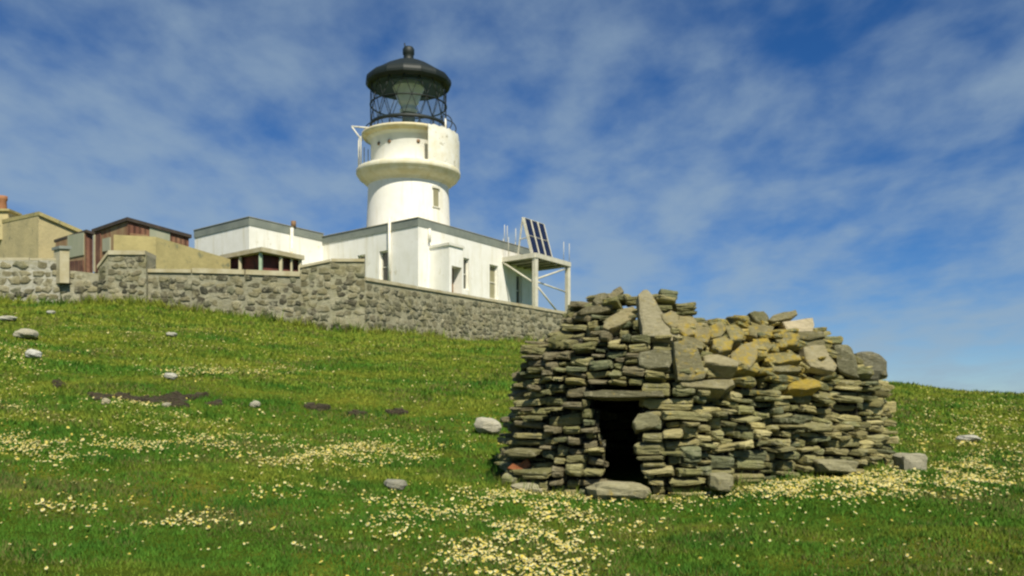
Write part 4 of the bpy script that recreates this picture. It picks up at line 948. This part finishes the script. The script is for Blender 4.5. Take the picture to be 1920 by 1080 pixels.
# flowers: low cream-yellow heads in drifts
patch = [(1040, 928, 110, 14, 1.0), (1180, 935, 130, 12, 1.1), (1320, 924, 120, 16, 1.4), (1450, 905, 110, 18, 1.5), (1560, 898, 120, 16, 1.3), (1700, 905, 130, 12, 1.0), (1850, 900, 110, 16, .8), (1600, 925, 150, 14, .7),
         (1000, 1040, 80, 42, .9), (880, 1050, 60, 30, .8), (1060, 990, 90, 30, .5), (950, 960, 110, 22, .5), (760, 960, 70, 22, .45), (730, 1000, 50, 20, .2), (980, 1075, 70, 20, 1.2),
         (620, 860, 110, 13, .9), (680, 845, 80, 10, .8), (560, 870, 60, 12, .45), (40, 835, 60, 16, 1.0), (110, 850, 60, 14, .5), (250, 838, 120, 14, .5), (370, 830, 80, 16, .4), (330, 985, 70, 10, .7), (180, 950, 60, 10, .5), (90, 955, 50, 10, .4), (540, 920, 70, 14, .3), (390, 970, 50, 10, .4),
         (300, 790, 120, 14, .15), (250, 756, 60, 8, .3), (20, 770, 40, 40, .15), (1780, 830, 110, 40, .09), (1850, 790, 60, 25, .08), (1900, 860, 80, 16, .3), (800, 830, 200, 30, .05), (250, 640, 300, 30, .03), (370, 700, 60, 6, .4), (520, 695, 40, 5, .3), (30, 680, 40, 30, .1), (1400, 985, 400, 40, .02), (500, 1000, 400, 70, .035), (100, 880, 90, 20, .08)]
n = 760000; y = rng.uniform(5.0, 26, n)**1.0; x = rng.uniform(-1, 1, n)*(.6*y+1); 
keepw = (y*1.2+2)/(26*1.2+2); ok = rng.random(n) < keepw; x = x[ok]; y = y[ok]; z = terr(x, y)
u, v = proj(x, y, z); D = np.where(y > 12, .006, .014)*1.0
for pu, pv, ru, rv, d_ in patch: D += .8*d_*np.exp(-(((u-pu)/ru)**2+((v-pv)/rv)**2)*.75)
cn = np.clip(.5+1.3*vnoise(x, y, .22, 21), .05, 1.6); p_ = D*cn*1.35
ok = (rng.random(len(x)) < p_) & ~in_hut(x, y); x = x[ok]; y = y[ok]; z = z[ok]; n = len(x); print('flowers', n)
hz = rng.uniform(.018, .05, n); rad = rng.uniform(.006, .0145, n)*np.where(y > 13, 1.3, 1)*np.where(rng.random(n) < .06, 1.5, 1); tx = rng.uniform(-.5, .5, n); ty = rng.uniform(-.75, .1, n)
K = 7; ang = np.arange(K)/K*6.283; cen = np.c_[x, y, z+hz]
V = np.empty((n, K*2+2, 3)); C_ = np.ones((n, K*2+2, 4))
for j in range(K):
    rr_ = rad*rng.uniform(.85, 1.15, n); dx = np.cos(ang[j])*rr_; dy = np.sin(ang[j])*rr_; V[:, j] = cen+np.c_[dx, dy, -dx*tx-dy*ty]
    V[:, K+1+j] = cen+np.c_[dx*.48, dy*.48, -(dx*tx+dy*ty)*.48+.0035]
V[:, K] = cen+[0, 0, .002]; V[:, 2*K+1] = cen+[0, 0, .006]
yl = rng.random(n) < .3
pet = np.where(yl[:, None], np.array([.54, .48, .14]), np.array([.62, .59, .32]))*rng.uniform(.55, 1.05, (n, 1)); C_[:, :K+1, :3] = pet[:, None]; C_[:, K+1:, :3] = np.array([.58, .42, .04])
tri = [(K, j, (j+1) % K) for j in range(K)]+[(2*K+1, K+1+j, K+1+(j+1) % K) for j in range(K)]
Fc = (np.arange(n)*(2*K+2))[:, None, None]+np.array(tri)[None]
# stems
M['flower'] = M['grass']
fo = quick_mesh('flowers', V.reshape(-1, 3), Fc.reshape(-1, 3), C_.reshape(-1, 4), M['flower'], 3); tag(fo, 'small cream and yellow flowers in drifts over the turf around the hut', 'flowers', kind='stuff')
